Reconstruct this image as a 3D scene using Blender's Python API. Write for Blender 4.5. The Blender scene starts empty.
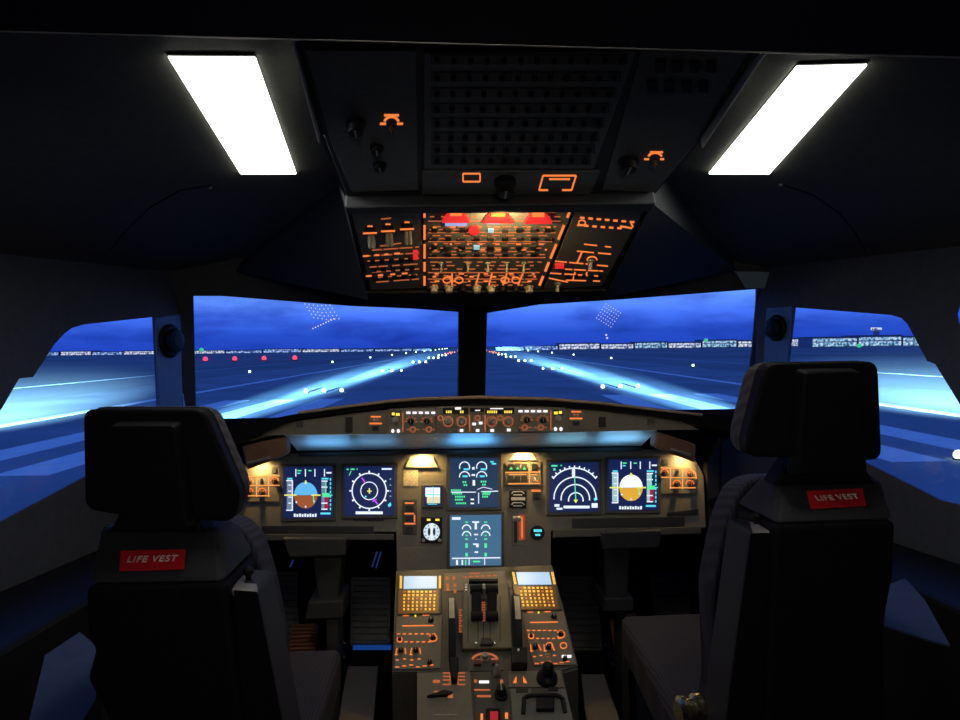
import bpy, bmesh, math, random
from mathutils import Vector, Matrix
random.seed(7)
R = math.radians
sc = bpy.context.scene
col = sc.collection
F = 640.0
# ------------------------------------------------------------------ camera
CAM = Vector((-0.11, 0.0, 1.30))
ROT = Matrix.Rotation(-0.0547, 3, 'Z') @ Matrix.Rotation(R(90) - 0.0219, 3, 'X') @ Matrix.Rotation(-0.0134, 3, 'Z')
cd = bpy.data.cameras.new('camera'); cam = bpy.data.objects.new('camera', cd); col.objects.link(cam)
cam.matrix_world = Matrix.Translation(CAM) @ ROT.to_4x4()
cd.sensor_width = 36; cd.lens = 36 * F / 960; cd.clip_start = 0.02; cd.clip_end = 6000
sc.camera = cam
sc.view_settings.view_transform = 'Standard'; sc.view_settings.look = 'None'
sc.view_settings.exposure = 0; sc.view_settings.gamma = 1

def ray(px, py):
    return ROT @ Vector(((px - 480) / F, -(py - 360) / F, -1))
def hit(px, py, o, n):
    d = ray(px, py); return CAM + d * ((o - CAM).dot(n) / d.dot(n))
def atY(px, py, Y):
    return hit(px, py, Vector((0, Y, 0)), Vector((0, 1, 0)))
def atZ(px, py, Z):
    return hit(px, py, Vector((0, 0, Z)), Vector((0, 0, 1)))

class Fr:
    """a physical plane: origin, right u, up v, normal n towards the room"""
    def __init__(s, o, u, v):
        s.o = Vector(o); s.u = Vector(u).normalized(); s.n = s.u.cross(Vector(v)).normalized(); s.v = s.n.cross(s.u).normalized()
    def P(s, px, py, h=0.0):
        return hit(px, py, s.o, s.n) + s.n * h
    def L(s, a, b, h=0.0):
        return s.o + s.u * a + s.v * b + s.n * h
    def ab(s, p):
        return (p - s.o).dot(s.u), (p - s.o).dot(s.v)
s20, c20 = math.sin(R(20)), math.cos(R(20))
MAIN = Fr((0, 1.92, .645), (1, 0, 0), (0, s20, c20))
PED = Fr((0, 1.914, .645), (1, 0, 0), (0, math.cos(R(22)), math.sin(R(22))))
OVER = Fr((0, 1.30, 1.586), (1, 0, 0), (0, -math.cos(R(18)), math.sin(R(18))))
FCU = Fr((0, 1.82, 1.10), (1, 0, 0), (0, .12, .99))
CL = Fr((0, 1, 1.793), (1, 0, .22), (0, -1, 0))
CR = Fr((0, 1, 1.793), (1, 0, -.22), (0, -1, 0))
DN = Vector((0, .35, -.94)).normalized()
C0 = Vector((0, 2.5, 1.46)); OL = Vector((-1.03, 2.25, 1.50)); OR = Vector((1.03, 2.25, 1.50))
WL = Fr(C0, C0 - OL, -DN); WR = Fr(C0, OR - C0, -DN)
SL = Fr((-1.03, 2.25, 1.0), (.209, 1, 0), (0, 0, 1))
SR = Fr((1.03, 2.25, 1.0), (.209, -1, 0), (0, 0, 1))

# ------------------------------------------------------------------ materials
MATS = {}
def mat(name, c, rough=.5, metal=0.0, noise=.12, nscale=30, bump=0.0, spec=.5, coat=0.0):
    m = bpy.data.materials.new(name); m.use_nodes = True; nt = m.node_tree; N = nt.nodes; Lk = nt.links
    b = N['Principled BSDF']; b.inputs['Roughness'].default_value = rough; b.inputs['Metallic'].default_value = metal
    b.inputs['Specular IOR Level'].default_value = spec; b.inputs['Coat Weight'].default_value = coat
    tc = N.new('ShaderNodeTexCoord'); no = N.new('ShaderNodeTexNoise'); no.inputs['Scale'].default_value = nscale; no.inputs['Detail'].default_value = 4
    Lk.new(tc.outputs['Object'], no.inputs['Vector'])
    cr = N.new('ShaderNodeValToRGB'); cr.color_ramp.elements[0].position = .3; cr.color_ramp.elements[1].position = .7
    cr.color_ramp.elements[0].color = [x * (1 - noise) for x in c] + [1]; cr.color_ramp.elements[1].color = [min(1, x * (1 + noise)) for x in c] + [1]
    Lk.new(no.outputs['Fac'], cr.inputs['Fac']); Lk.new(cr.outputs['Color'], b.inputs['Base Color'])
    if bump:
        bp = N.new('ShaderNodeBump'); bp.inputs['Strength'].default_value = bump; bp.inputs['Distance'].default_value = .002
        Lk.new(no.outputs['Fac'], bp.inputs['Height']); Lk.new(bp.outputs['Normal'], b.inputs['Normal'])
    MATS[name] = m; return m
def emat(name, c, s=1.0, base=None):
    m = bpy.data.materials.new(name); m.use_nodes = True; b = m.node_tree.nodes['Principled BSDF']
    b.inputs['Base Color'].default_value = list(base or [x * .2 for x in c]) + [1]; b.inputs['Roughness'].default_value = .35
    b.inputs['Emission Color'].default_value = list(c) + [1]; b.inputs['Emission Strength'].default_value = s
    MATS[name] = m; return m
def fabric(name, c, scale=420):
    m = bpy.data.materials.new(name); m.use_nodes = True; nt = m.node_tree; N = nt.nodes; Lk = nt.links; b = N['Principled BSDF']
    b.inputs['Roughness'].default_value = .95
    tc = N.new('ShaderNodeTexCoord'); w = N.new('ShaderNodeTexWave'); w.inputs['Scale'].default_value = scale / 10; w.inputs['Distortion'].default_value = 1.5
    w.bands_direction = 'X'; Lk.new(tc.outputs['Object'], w.inputs['Vector'])
    mx = N.new('ShaderNodeValToRGB'); mx.color_ramp.elements[0].color = [x * .6 for x in c] + [1]; mx.color_ramp.elements[1].color = [x * 1.3 for x in c] + [1]
    Lk.new(w.outputs['Fac'], mx.inputs['Fac']); Lk.new(mx.outputs['Color'], b.inputs['Base Color'])
    bp = N.new('ShaderNodeBump'); bp.inputs['Strength'].default_value = .4; bp.inputs['Distance'].default_value = .001
    Lk.new(w.outputs['Fac'], bp.inputs['Height']); Lk.new(bp.outputs['Normal'], b.inputs['Normal'])
    MATS[name] = m; return m
CEIL = mat('ceiling_vinyl', (.10, .10, .075), .75, nscale=60, bump=.15)
FAIR = mat('fairing_black_vinyl', (.014, .015, .016), .8, nscale=60, bump=.15)
WALLM = mat('wall_lining', (.085, .088, .10), .7, nscale=40, bump=.1)
FRAMEM = mat('window_frame_paint', (.05, .05, .05), .6)
POSTM = mat('post_sky_tint', (.10, .19, .42), .4)  # blue sky reflection from the windows put into the post colour
BLACK = mat('black_plastic', (.010, .010, .011), .5, spec=.25)
BLACKM = mat('black_matte', (.006, .006, .006), .8, spec=.15)
RIM = mat('bare_metal_rim', (.45, .45, .42), .4, .8)
CHROME = mat('chrome', (.75, .75, .75), .15, 1)
PANEL = mat('panel_grey_paint', (.19, .165, .115), .5, nscale=80, noise=.07)
PANELD = mat('panel_dark_grey_paint', (.075, .07, .055), .5, nscale=80)
OVERM = mat('overhead_grey_paint', (.12, .125, .115), .55, nscale=80)
OVERD = mat('overhead_dark_paint', (.028, .03, .032), .6, nscale=80)
SLOT = mat('slot_black', (.012, .012, .011), .5)
SHELL = mat('seat_shell_plastic', (.03, .031, .037), .6, nscale=200, bump=.1, spec=.3)
SHELLD = mat('seat_black_shell', (.007, .007, .008), .6, nscale=200, bump=.1, spec=.12)
SEATF = fabric('seat_fabric', (.030, .029, .045))
RIMF = fabric('headrest_side_fabric', (.06, .05, .052))
CAPM = mat('armrest_cap_plastic', (.26, .25, .24), .5)
REDL = mat('red_label', (.8, .015, .03), .5, noise=.05)
LETTER = mat('white_letter_ink', (.9, .88, .82), .5, noise=.03)
FLOORM = mat('floor_carpet', (.035, .04, .06), .95, nscale=300, bump=.3)
MATM = mat('floor_mat_tan', (.22, .19, .15), .9, nscale=200, bump=.3)
FOOT = mat('footrest_paint', (.17, .16, .13), .6)
WOOD = mat('orange_brown_rib', (.34, .13, .05), .6)
KNOBL = mat('knob_grey', (.34, .34, .28), .45)
KNOBC = mat('switch_cream', (.62, .58, .42), .5)
CONSB = mat('side_console_sky_tint', (.07, .09, .15), .6)  # blue window light put into the colour of the console patch
REFL = mat('satin_metal', (.42, .44, .46), .42, .25, noise=.04, nscale=12)
WHITEP = mat('white_dial_paint', (.8, .8, .8), .5)
LAMP = emat('lamp_diffuser', (1, 1, .95), 7.5)
ORG = emat('orange_backlit_legend', (1, .23, .05), 1.0)
LNY = emat('amber_lit_line', (1, .38, .10), 1.0)
ORGD = emat('dim_orange_backlit_legend', (1, .25, .08), .42)
AMB = emat('amber_key', (1, .50, .05), 1.1)
YEL = emat('yellow_digit_lettering', (1, .75, .08), 1.1)
WHT = emat('white_lit', (1, .95, 1), 1.1)
REDE = emat('red_lit', (1, .03, .03), .75)
BLUL = emat('lavender_lit', (.42, .50, 1), .7)
CYL = emat('cyan_lit_button', (.35, .75, .85), .7)
GRNL = emat('green_lit', (.1, .8, .25), .7)
SCR = emat('screen_navy', (.006, .014, .075), 1.0)
SCR2 = emat('screen_grey_blue', (.014, .035, .085), 1.0)
SCR3 = emat('screen_teal', (.045, .135, .25), 1.0)
SCRP = emat('screen_pale', (.42, .62, .85), 1.0)
GW = emat('graphic_white', (.75, .82, 1), 1.1)
GC = emat('graphic_cyan', (.1, .75, .9), 1.0)
GG = emat('graphic_green', (.08, .85, .35), 1.0)
GY = emat('graphic_yellow', (.85, .85, .15), 1.0)
GM = emat('graphic_magenta', (.5, .08, .95), 1.0)
GT = emat('graphic_grey_tape', (.16, .22, .32), 1.0)
GT2 = emat('graphic_pale_tape', (.35, .55, .62), 1.0)
GSKY = emat('graphic_sky_blue', (.12, .48, .9), 1.0)
GEARTH = emat('graphic_earth_brown', (.33, .09, .03), 1.0)
GSKY2 = emat('graphic_sky_white', (.85, .92, 1), 1.1)
GEARTH2 = emat('graphic_earth_gold', (.75, .40, .04), 1.0)
GRED = emat('graphic_red', (.35, .01, .05), 1.0)
BGLOW = emat('blue_gap_glow', (.01, .06, .3), .6)  # stands for light coming through a gap, not a lamp
LWHITE = emat('runway_light_white', (.7, 1, 1), 4.0)
LRED = emat('runway_light_red', (1, .06, .12), 1.6)
LORG = emat('runway_light_orange', (1, .35, .25), 1.5)
LGRN = emat('beacon_green', (.05, .6, .25), 1.0)
LDOT = emat('pink_sky_light', (.75, .7, 1), 1.1)

# ------------------------------------------------------------------ mesh builder
class MB:
    def __init__(s): s.v = []; s.f = []
    def add(s, vs, fs):
        k = len(s.v); s.v += [Vector(p) for p in vs]; s.f += [[i + k for i in f] for f in fs]; return s
    def loft(s, A, B):
        n = len(A); return s.add(list(A) + list(B), [list(range(n))[::-1], list(range(n, 2 * n))] + [[i, (i + 1) % n, n + (i + 1) % n, n + i] for i in range(n)])
    def loftn(s, rings):
        n = len(rings[0]); k = len(rings); vs = [p for r in rings for p in r]; fs = [list(range(n))[::-1], [(k - 1) * n + i for i in range(n)]]
        for j in range(k - 1): fs += [[j * n + i, j * n + (i + 1) % n, (j + 1) * n + (i + 1) % n, (j + 1) * n + i] for i in range(n)]
        return s.add(vs, fs)
    def box(s, a, b):
        x0, y0, z0 = a; x1, y1, z1 = b
        return s.loft([(x0, y0, z0), (x1, y0, z0), (x1, y1, z0), (x0, y1, z0)], [(x0, y0, z1), (x1, y0, z1), (x1, y1, z1), (x0, y1, z1)])
    def poly(s, fr, pts, h0, h1):
        A = [fr.P(x, y) for x, y in pts]; return s.loft([p + fr.n * h0 for p in A], [p + fr.n * h1 for p in A])
    def rect(s, fr, x0, y0, x1, y1, h0, h1):
        return s.poly(fr, [(x0, y1), (x1, y1), (x1, y0), (x0, y0)], h0, h1)
    def line(s, fr, p, q, w, h0, h1):
        dx, dy = q[0] - p[0], q[1] - p[1]; l = math.hypot(dx, dy) or 1; a, b = -dy / l * w / 2, dx / l * w / 2
        return s.poly(fr, [(p[0] + a, p[1] + b), (q[0] + a, q[1] + b), (q[0] - a, q[1] - b), (p[0] - a, p[1] - b)], h0, h1)
    def arc(s, fr, c, r, a0, a1, w, h0, h1, n=20, ry=None):
        ry = ry or r; pts = [(c[0] + r * math.cos(R(a0 + (a1 - a0) * i / n)), c[1] - ry * math.sin(R(a0 + (a1 - a0) * i / n))) for i in range(n + 1)]
        for i in range(n): s.line(fr, pts[i], pts[i + 1], w, h0, h1)
        return s
    def disc(s, fr, c, r, h0, h1, n=24, ry=None, a0=0, a1=360):
        ry = ry or r; full = a1 - a0 >= 360
        pts = [(c[0] + r * math.cos(R(a0 + (a1 - a0) * i / n)), c[1] - ry * math.sin(R(a0 + (a1 - a0) * i / n))) for i in range(n if full else n + 1)]
        return s.poly(fr, pts, h0, h1)
    def cyl(s, p, q, r, r2=None, n=16):
        p = Vector(p); q = Vector(q); ax = (q - p).normalized(); t = Vector((1, 0, 0)) if abs(ax.x) < .9 else Vector((0, 1, 0))
        a = ax.cross(t).normalized(); b = ax.cross(a); r2 = r if r2 is None else r2
        ring = lambda c, rr: [c + (a * math.cos(2 * math.pi * i / n) + b * math.sin(2 * math.pi * i / n)) * rr for i in range(n)]
        return s.loft(ring(p, r), ring(q, r2))
    def lathe(s, p, ax, prof, n=20):
        p = Vector(p); ax = Vector(ax).normalized(); t = Vector((1, 0, 0)) if abs(ax.x) < .9 else Vector((0, 1, 0)); a = ax.cross(t).normalized(); b = ax.cross(a)
        return s.loftn([[p + ax * h + (a * math.cos(2 * math.pi * i / n) + b * math.sin(2 * math.pi * i / n)) * r for i in range(n)] for r, h in prof])
    def tube(s, pts, r, n=8):
        for i in range(len(pts) - 1): s.cyl(pts[i], pts[i + 1], r, n=n)
        return s
    def build(s, name, m, parent=None, bevel=0, seg=2, smooth=False):
        if parent is None:
            xs = [p.x for p in s.v]; ys = [p.y for p in s.v]; zs = [p.z for p in s.v]
            off = Vector(((min(xs) + max(xs)) / 2, (min(ys) + max(ys)) / 2, min(zs)))
        else: off = OFF[parent.name]
        me = bpy.data.meshes.new(name); me.from_pydata([p - off for p in s.v], [], s.f)
        bm = bmesh.new(); bm.from_mesh(me); bmesh.ops.recalc_face_normals(bm, faces=bm.faces); bm.to_mesh(me); bm.free()
        me.materials.append(m)
        o = bpy.data.objects.new(name, me); col.objects.link(o)
        if parent is None: o.location = off
        else: o.parent = parent
        OFF[o.name] = off
        if smooth:
            for p in me.polygons: p.use_smooth = True
        if bevel:
            b = o.modifiers.new('bevel', 'BEVEL'); b.width = bevel; b.segments = seg; b.limit_method = 'ANGLE'; b.angle_limit = R(30)
        return o
OFF = {}
def tag(o, label, cat, group=None, kind=None):
    o['label'] = label; o['category'] = cat
    if group: o['group'] = group
    if kind: o['kind'] = kind
    return o
def thing(name, label, cat, loc, group=None):
    o = bpy.data.objects.new(name, None); col.objects.link(o); o.location = loc; o.empty_display_size = .02
    OFF[o.name] = Vector(loc); return tag(o, label, cat, group)
def struct(o):
    o['kind'] = 'structure'; return o
def lab(o, t): o['label'] = t; return o
def holed(name, m, fr, outer, holes, th, parent=None):
    """plate with holes: outer and holes are lists of 3-D points on the plane; thickness goes away from the room"""
    bm = bmesh.new(); edges = []
    for loop in [outer] + holes:
        vs = [bm.verts.new(fr.ab(p) + (0,)) for p in loop]
        edges += [bm.edges.new((vs[i], vs[(i + 1) % len(vs)])) for i in range(len(vs))]
    bmesh.ops.triangle_fill(bm, use_beauty=True, use_dissolve=False, edges=edges)
    fs = list(bm.faces); g = bmesh.ops.extrude_face_region(bm, geom=fs)
    for v in [x for x in g['geom'] if isinstance(x, bmesh.types.BMVert)]: v.co.z -= th
    off = Vector((fr.o.x, fr.o.y, fr.o.z))
    for v in bm.verts: v.co = fr.L(v.co.x, v.co.y, v.co.z) - off
    bmesh.ops.recalc_face_normals(bm, faces=bm.faces)
    me = bpy.data.meshes.new(name); bm.to_mesh(me); bm.free(); me.materials.append(m)
    o = bpy.data.objects.new(name, me); col.objects.link(o); o.location = off; OFF[o.name] = off
    return o
def text_on(fr, s, c, size, h, name, m, parent, rot=0, bold=.0):
    cu = bpy.data.curves.new(name, 'FONT'); cu.body = s; cu.size = size; cu.align_x = 'CENTER'; cu.align_y = 'CENTER'; cu.extrude = .0006; cu.offset = bold; cu.space_character = 1.15
    t = bpy.data.objects.new(name + '_tmp', cu); col.objects.link(t); bpy.context.view_layer.update()
    me = bpy.data.meshes.new_from_object(t.evaluated_get(bpy.context.evaluated_depsgraph_get())); bpy.data.objects.remove(t)
    off = OFF[parent.name]; Rm = Matrix.Rotation(rot, 3, 'Z')
    for v in me.vertices:
        q = Rm @ v.co; v.co = c + fr.u * q.x + fr.v * q.y + fr.n * (q.z + h) - off
    me.materials.clear(); me.materials.append(m); me.name = name
    o = bpy.data.objects.new(name, me); col.objects.link(o); o.parent = parent; OFF[o.name] = off
    return o
def rpx(fr, c, r):   # radius in metres of r pixels round c on that plane
    return (fr.P(c[0] + r, c[1]) - fr.P(c[0] - r, c[1])).length / 2
def knob(fr, c, r, h, name, m, parent, h0=0, pointer=True):
    rr = rpx(fr, c, r); p = fr.P(*c, h0)
    o = MB().lathe(p, fr.n, [(rr, 0), (rr, h * .25), (rr * .8, h * .3), (rr * .72, h * .95), (rr * .55, h)], 18).build(name, m, parent)
    if pointer:
        q = p + fr.n * h; MB().loft([q + fr.u * a + fr.v * b for a, b in ((-rr * .1, -rr * .6), (rr * .1, -rr * .6), (rr * .1, rr * .6), (-rr * .1, rr * .6))],
            [q + fr.n * .0006 + fr.u * a + fr.v * b for a, b in ((-rr * .1, -rr * .6), (rr * .1, -rr * .6), (rr * .1, rr * .6), (-rr * .1, rr * .6))]).build('pointer', KNOBL, o)
    return o
def toggle(fr, c, r, h, parent, m=None, h0=0, lean=-.35):
    p = fr.P(*c, h0); rr = rpx(fr, c, r); MBx = MB().lathe(p, fr.n, [(rr, 0), (rr, .002), (rr * .6, .003)], 12)
    MBx.lathe(p + fr.n * .002, (fr.n + fr.v * lean), [(rr * .35, 0), (rr * .5, h * .7), (rr * .55, h * .9), (rr * .3, h)], 12)
    return MBx.build('toggle_switch', m or KNOBC, parent)

# ------------------------------------------------------------------ sky and outside
w = bpy.data.worlds.new('sky'); sc.world = w; w.use_nodes = True; nt = w.node_tree; N = nt.nodes; Lk = nt.links; N.clear()
out = N.new('ShaderNodeOutputWorld'); bg = N.new('ShaderNodeBackground'); tc = N.new('ShaderNodeTexCoord'); sp = N.new('ShaderNodeSeparateXYZ')
Lk.new(tc.outputs['Generated'], sp.inputs[0])
rmp = N.new('ShaderNodeValToRGB'); e = rmp.color_ramp.elements
e[0].position = 0; e[0].color = (.018, .065, .55, 1); e[1].position = 1; e[1].color = (.02, .07, .34, 1)
for p, c in ((.02, (.022, .085, .62)), (.045, (.065, .19, 1.0)), (.09, (.20, .46, 1.3)), (.16, (.08, .24, .95))):
    x = e.new(p); x.color = c + (1,)
Lk.new(sp.outputs['Z'], rmp.inputs['Fac'])
mp = N.new('ShaderNodeMapping'); mp.inputs['Scale'].default_value = (7, 7, 26); Lk.new(tc.outputs['Generated'], mp.inputs['Vector'])
mp.inputs['Location'].default_value = (.3, .1, .4)
cn = N.new('ShaderNodeTexNoise'); cn.inputs['Scale'].default_value = 1.0; cn.inputs['Detail'].default_value = 5; cn.inputs['Roughness'].default_value = .55; Lk.new(mp.outputs[0], cn.inputs['Vector'])
c2 = N.new('ShaderNodeValToRGB'); c2.color_ramp.elements[0].position = .36; c2.color_ramp.elements[0].color = (.55, .55, .66, 1); c2.color_ramp.elements[1].position = .56; c2.color_ramp.elements[1].color = (1, 1, 1, 1)
Lk.new(cn.outputs['Fac'], c2.inputs['Fac'])
mul = N.new('ShaderNodeMix'); mul.data_type = 'RGBA'; mul.blend_type = 'MULTIPLY'; mul.inputs[0].default_value = 1
Lk.new(rmp.outputs[0], mul.inputs[6]); Lk.new(c2.outputs[0], mul.inputs[7]); Lk.new(mul.outputs[2], bg.inputs['Color']); bg.inputs['Strength'].default_value = 1.0
Lk.new(bg.outputs[0], out.inputs[0])

H = 3.3; GZ = CAM.z - H
fw = ray(472, 346); fw.z = 0; fw.normalize(); rt = Vector((fw.y, -fw.x, 0))
def G(lat, d, z=0): return Vector((CAM.x, CAM.y, GZ + z)) + fw * d + rt * lat
gm = mat('airfield_grass', (.17, .19, .22), .95, nscale=.02, noise=.35)
asph = mat('runway_asphalt', (.22, .24, .28), .8, nscale=.15, noise=.25)
paint = mat('runway_paint', (.85, .85, .85), .7, nscale=1.5, noise=.08)
dullp = mat('worn_line_paint', (.42, .45, .5), .8, nscale=1.5, noise=.1)
def gquad(l0, l1, d0, d1, z0, z1):
    return MB().loft([G(l0, d0, z0), G(l1, d0, z0), G(l1, d1, z0), G(l0, d1, z0)], [G(l0, d0, z1), G(l1, d0, z1), G(l1, d1, z1), G(l0, d1, z1)])
struct(gquad(-1500, 1500, -60, 4000, -.5, 0).build('ground', gm))
struct(gquad(-30, 30, -55, 1500, 0, .03).build('runway_surface', asph))
for s_, nm in ((-1, 'left'), (1, 'right')):
    for k, (l, q) in enumerate(((9, 'innermost'), (12, 'middle'), (15, 'outermost'))):
        tag(gquad(s_ * l - .75, s_ * l + .75, 17, 41, .03, .045).build('runway_stripe', paint), 'white painted bar on the runway, %s of the %s three' % (q, nm), 'runway marking', 'painted bars on the runway')
    tag(gquad(s_ * 21 - .35, s_ * 21 + .35, 5, 400, .03, .045).build('runway_edge_line', paint), 'long white edge line along the %s side of the runway' % nm, 'runway marking')
    tag(gquad(s_ * 42 - .3, s_ * 42 + .3, 50, 400, 0, .02).build('taxiway_line', dullp), 'faint pale line in the dark ground far out %s' % nm, 'line')
def rlight(lat, d, r, m, label, group, name='runway_light'):
    p = G(lat, d, .03); t = thing(name, label, 'runway light', p, group)
    MB().lathe(p, (0, 0, 1), [(r * 1.2, 0), (r * 1.1, r * .25), (r * .7, r * .35)], 12).build('base', BLACKM, t)
    MB().lathe(p + Vector((0, 0, r * .35)), (0, 0, 1), [(r * .7, 0), (r, r * .4), (r, r * 1.1), (r * .7, r * 1.6), (r * .2, r * 1.85)], 12).build('lens', m, t)
ordn = ['nearest', 'second nearest', 'third', 'fourth', 'fifth', 'sixth', 'seventh', 'eighth', 'ninth', 'tenth', 'eleventh', 'twelfth', 'thirteenth', 'fourteenth']
for s_, nm in ((-1, 'left'), (1, 'right')):
    for i, d in enumerate((47, 85, 127, 170, 215, 262, 310)):
        for k, q in enumerate(('inner', 'middle', 'outer')):
            rlight(s_ * (9.6 + 1.3 * k) * (1 - .02 * i), d, .14 if i < 2 else .17 + .03 * i, LWHITE if i < 5 else LORG,
                   '%s light of the %s row of three, %s of the runway centre' % (q, ordn[i], nm), 'touchdown lights in rows of three')
    for i in range(13):
        d = 88 + 52 * i if i < 5 else 348 + 62 * (i - 5)
        rlight(s_ * 30.5, d, .17 + .04 * i, LWHITE, '%s white light of the single file along the %s runway edge' % (ordn[i], nm), 'runway edge lights')
    for i in range(6):
        rlight(s_ * 8, 370 + 45 * i, .55, LORG, '%s orange light in the far file, %s of the runway centre' % (ordn[i], nm), 'far orange runway lights')
for i, l in enumerate((-73, -65, -57, -48.6)):
    rlight(l, 176, .62, LRED, '%s of the four red lights in a line left of the runway' % ['leftmost', 'second from left', 'third from left', 'rightmost'][i], 'four red approach slope lights', 'approach_slope_light')
rlight(13.2, 17.2, .12, LWHITE, 'single white light near the foot of the right side window', 'near runway lights')
# terminal buildings
def facade(name, c1, c2, s):
    m = bpy.data.materials.new(name); m.use_nodes = True; nt = m.node_tree; N = nt.nodes; Lk = nt.links; b = N['Principled BSDF']
    tc = N.new('ShaderNodeTexCoord'); br = N.new('ShaderNodeTexNoise'); br.inputs['Scale'].default_value = .8; br.inputs['Detail'].default_value = 3
    Lk.new(tc.outputs['Object'], br.inputs['Vector']); r = N.new('ShaderNodeValToRGB'); el = r.color_ramp.elements
    el[0].position = .38; el[0].color = [x * .12 for x in c1] + [1]; el[1].position = .62; el[1].color = list(c2) + [1]; x = el.new(.5); x.color = list(c1) + [1]
    Lk.new(br.outputs['Fac'], r.inputs['Fac']); Lk.new(r.outputs[0], b.inputs['Emission Color']); b.inputs['Emission Strength'].default_value = s
    b.inputs['Base Color'].default_value = (.1, .1, .12, 1); MATS[name] = m; return m
FA = facade('lit_hall_windows', (.45, .55, .8), (1, .92, .8), 1.05); FB = facade('blue_hall_windows', (.2, .5, .75), (.8, .9, 1), .85); FC = facade('dim_distant_windows', (.12, .25, .6), (.6, .7, .9), 1.2)
bwall = mat('hall_wall', (.2, .22, .3), .8, nscale=.5)
def building(px0, px1, d, h, m, label, tower=False, dep=14):
    a = (px0 - 472) / F * d; b = (px1 - 472) / F * d; t = thing('airport_building', label, 'building', G((a + b) / 2, d), 'lit airport buildings on the horizon')
    gq = lambda l0, l1, d0, d1, z0, z1: gquad(l0, l1, d0, d1, z0, z1)
    gq(a, b, d, d + dep, 0, h).build('wall', bwall, t)
    gq(a + .4, b - .4, d - .3, d, h * .12, h * .50).build('window_band', m, t)
    gq(a + .4, b - .4, d - .3, d, h * .60, h * .86).build('window_band', m, t)
    gq(a - .4, b + .4, d - .8, d + dep + .5, h, h + .35).build('roof', bwall, t)
    if tower:
        c = (a + b) / 2; gq(c - 1, c + 1, d + 2, d + 4, h, h + 3).build('tower', bwall, t); gq(c - 1.8, c + 1.8, d + 1.2, d + 4.8, h + 3, h + 4.3).build('tower_cab', FA, t)
for i, (x0, x1, h, m) in enumerate(((496, 524, 2.2, FC), (525, 558, 2.8, FC), (559, 600, 4.2, FA), (601, 634, 3.6, FA), (635, 668, 4.4, FB), (669, 702, 3.8, FA), (703, 738, 5.2, FB), (739, 776, 4.6, FA), (777, 812, 5.6, FA))):
    building(x0, x1, 420, h, m, 'low airport building with lit windows, %s from the runway on the right' % ordn[i].replace('nearest', 'first').replace('second first', 'second'))
for i, (x0, x1, h, m) in enumerate(((814, 860, 5.4, FB), (861, 905, 5.9, FB), (906, 950, 5.3, FB), (951, 1010, 5.9, FB))):
    building(x0, x1, 330, h, m, 'long pale terminal seen in the right side window, %s from the post' % ordn[i].replace('nearest', 'first').replace('second first', 'second'), tower=(i == 1))
for i, (x0, x1, h) in enumerate(((30, 62, 3.0), (64, 94, 3.4), (95, 125, 2.6), (126, 158, 3.0), (190, 226, 2.6), (227, 263, 2.2), (264, 302, 3.0), (303, 340, 2.5), (341, 374, 2.0), (375, 412, 1.8), (413, 430, 1.5))):
    building(x0, x1, 520, h, FA if i in (1, 3, 4, 7) else FC, 'thin row of lit buildings on the left horizon, %s from the left' % ordn[i].replace('nearest', 'first').replace('second first', 'second'))
def beacon(px, py, d, label):
    p = G((px - 472) / F * d, d); z = (346 - .0134 * (px - 480) - py) * d / F + H; t = thing('beacon_mast', label, 'beacon', p, 'green beacons on the horizon')
    MB().cyl(p, p + Vector((0, 0, z)), .12, n=8).build('mast', bwall, t)
    MB().lathe(p + Vector((0, 0, z - .3)), (0, 0, 1), [(.3, 0), (1.05, .5), (1.05, 1.4), (.3, 1.9)], 12).build('lamp', LGRN, t)
beacon(203, 351, 330, 'green beacon at the left edge of the left windshield'); beacon(707, 341.5, 330, 'green beacon in front of the terminals in the right windshield'); beacon(862, 347, 300, 'green beacon in the right side window')
def skydots(c, rows, label):
    t = MB()
    for x, y, r in rows:
        p = atY(x, y, 300); t.lathe(p, (0, -1, 0), [(r * .4, 0), (r, r * .6), (r * .4, r * 1.2)], 6)
    return tag(t.build('light_cluster', LDOT, None), label, 'lights')
rw = []
for i in range(7):
    for j in range(5): rw.append((305 + i * 4.2 + j * 2.2, 304 + j * 3.4 + i * .6 - (0 if i < 4 else .8 * (i - 3)), .28))
for i in range(9): rw.append((313 + i * 2.6, 328.5 - i * 1.2, .35))
skydots(0, rw, 'slanted grid of tiny pale lights high in the left windshield')
rw = []
for i in range(7):
    for j in range(6): rw.append((603 + i * 2.4 - j * 1.9 + 3, 304 + i * 1.5 + j * 2.8, .25))
rw.append((606, 335, .5)); rw.append((607, 338, .5))
skydots(0, rw, 'slanted grid of tiny pink lights high in the right windshield')

# landing lights of the aircraft
def spot(name, loc, target, power, c, ang, blend=.6, size=.05):
    l = bpy.data.lights.new(name, 'SPOT'); l.energy = power; l.color = c; l.spot_size = R(ang); l.spot_blend = blend; l.shadow_soft_size = size
    o = bpy.data.objects.new(name, l); col.objects.link(o); o.location = loc; o.rotation_euler = (Vector(target) - Vector(loc)).to_track_quat('-Z', 'Y').to_euler(); return o
LC = (.32, .72, 1)
for s_ in (-1, 1):
    o = spot('landing_light', G(s_ * 3, 0, 2.6), G(s_ * (3 + 60 * math.sin(R(37))), 60 * math.cos(R(37)), 0), 7.5e6, LC, 5.0, 1); o.scale = (6, 1, 1)
    for lat, d, pw, cone in ((13, 46, 4e5, 7), (13.5, 64, 1.8e6, 8.5), (14.5, 105, 1.4e7, 5.5), (15.5, 190, 6e7, 3.6)):
        spot('runway_light_beam', G(s_ * 10, 0, 2.6), G(s_ * lat, d, 0), pw, (.20, .58, 1), cone, 1)
    spot('taxi_light', G(s_ * 4, 0, 2.6), G(s_ * 10, 10, 0), 3e3, (.1, .35, 1), 90, 1)

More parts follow.
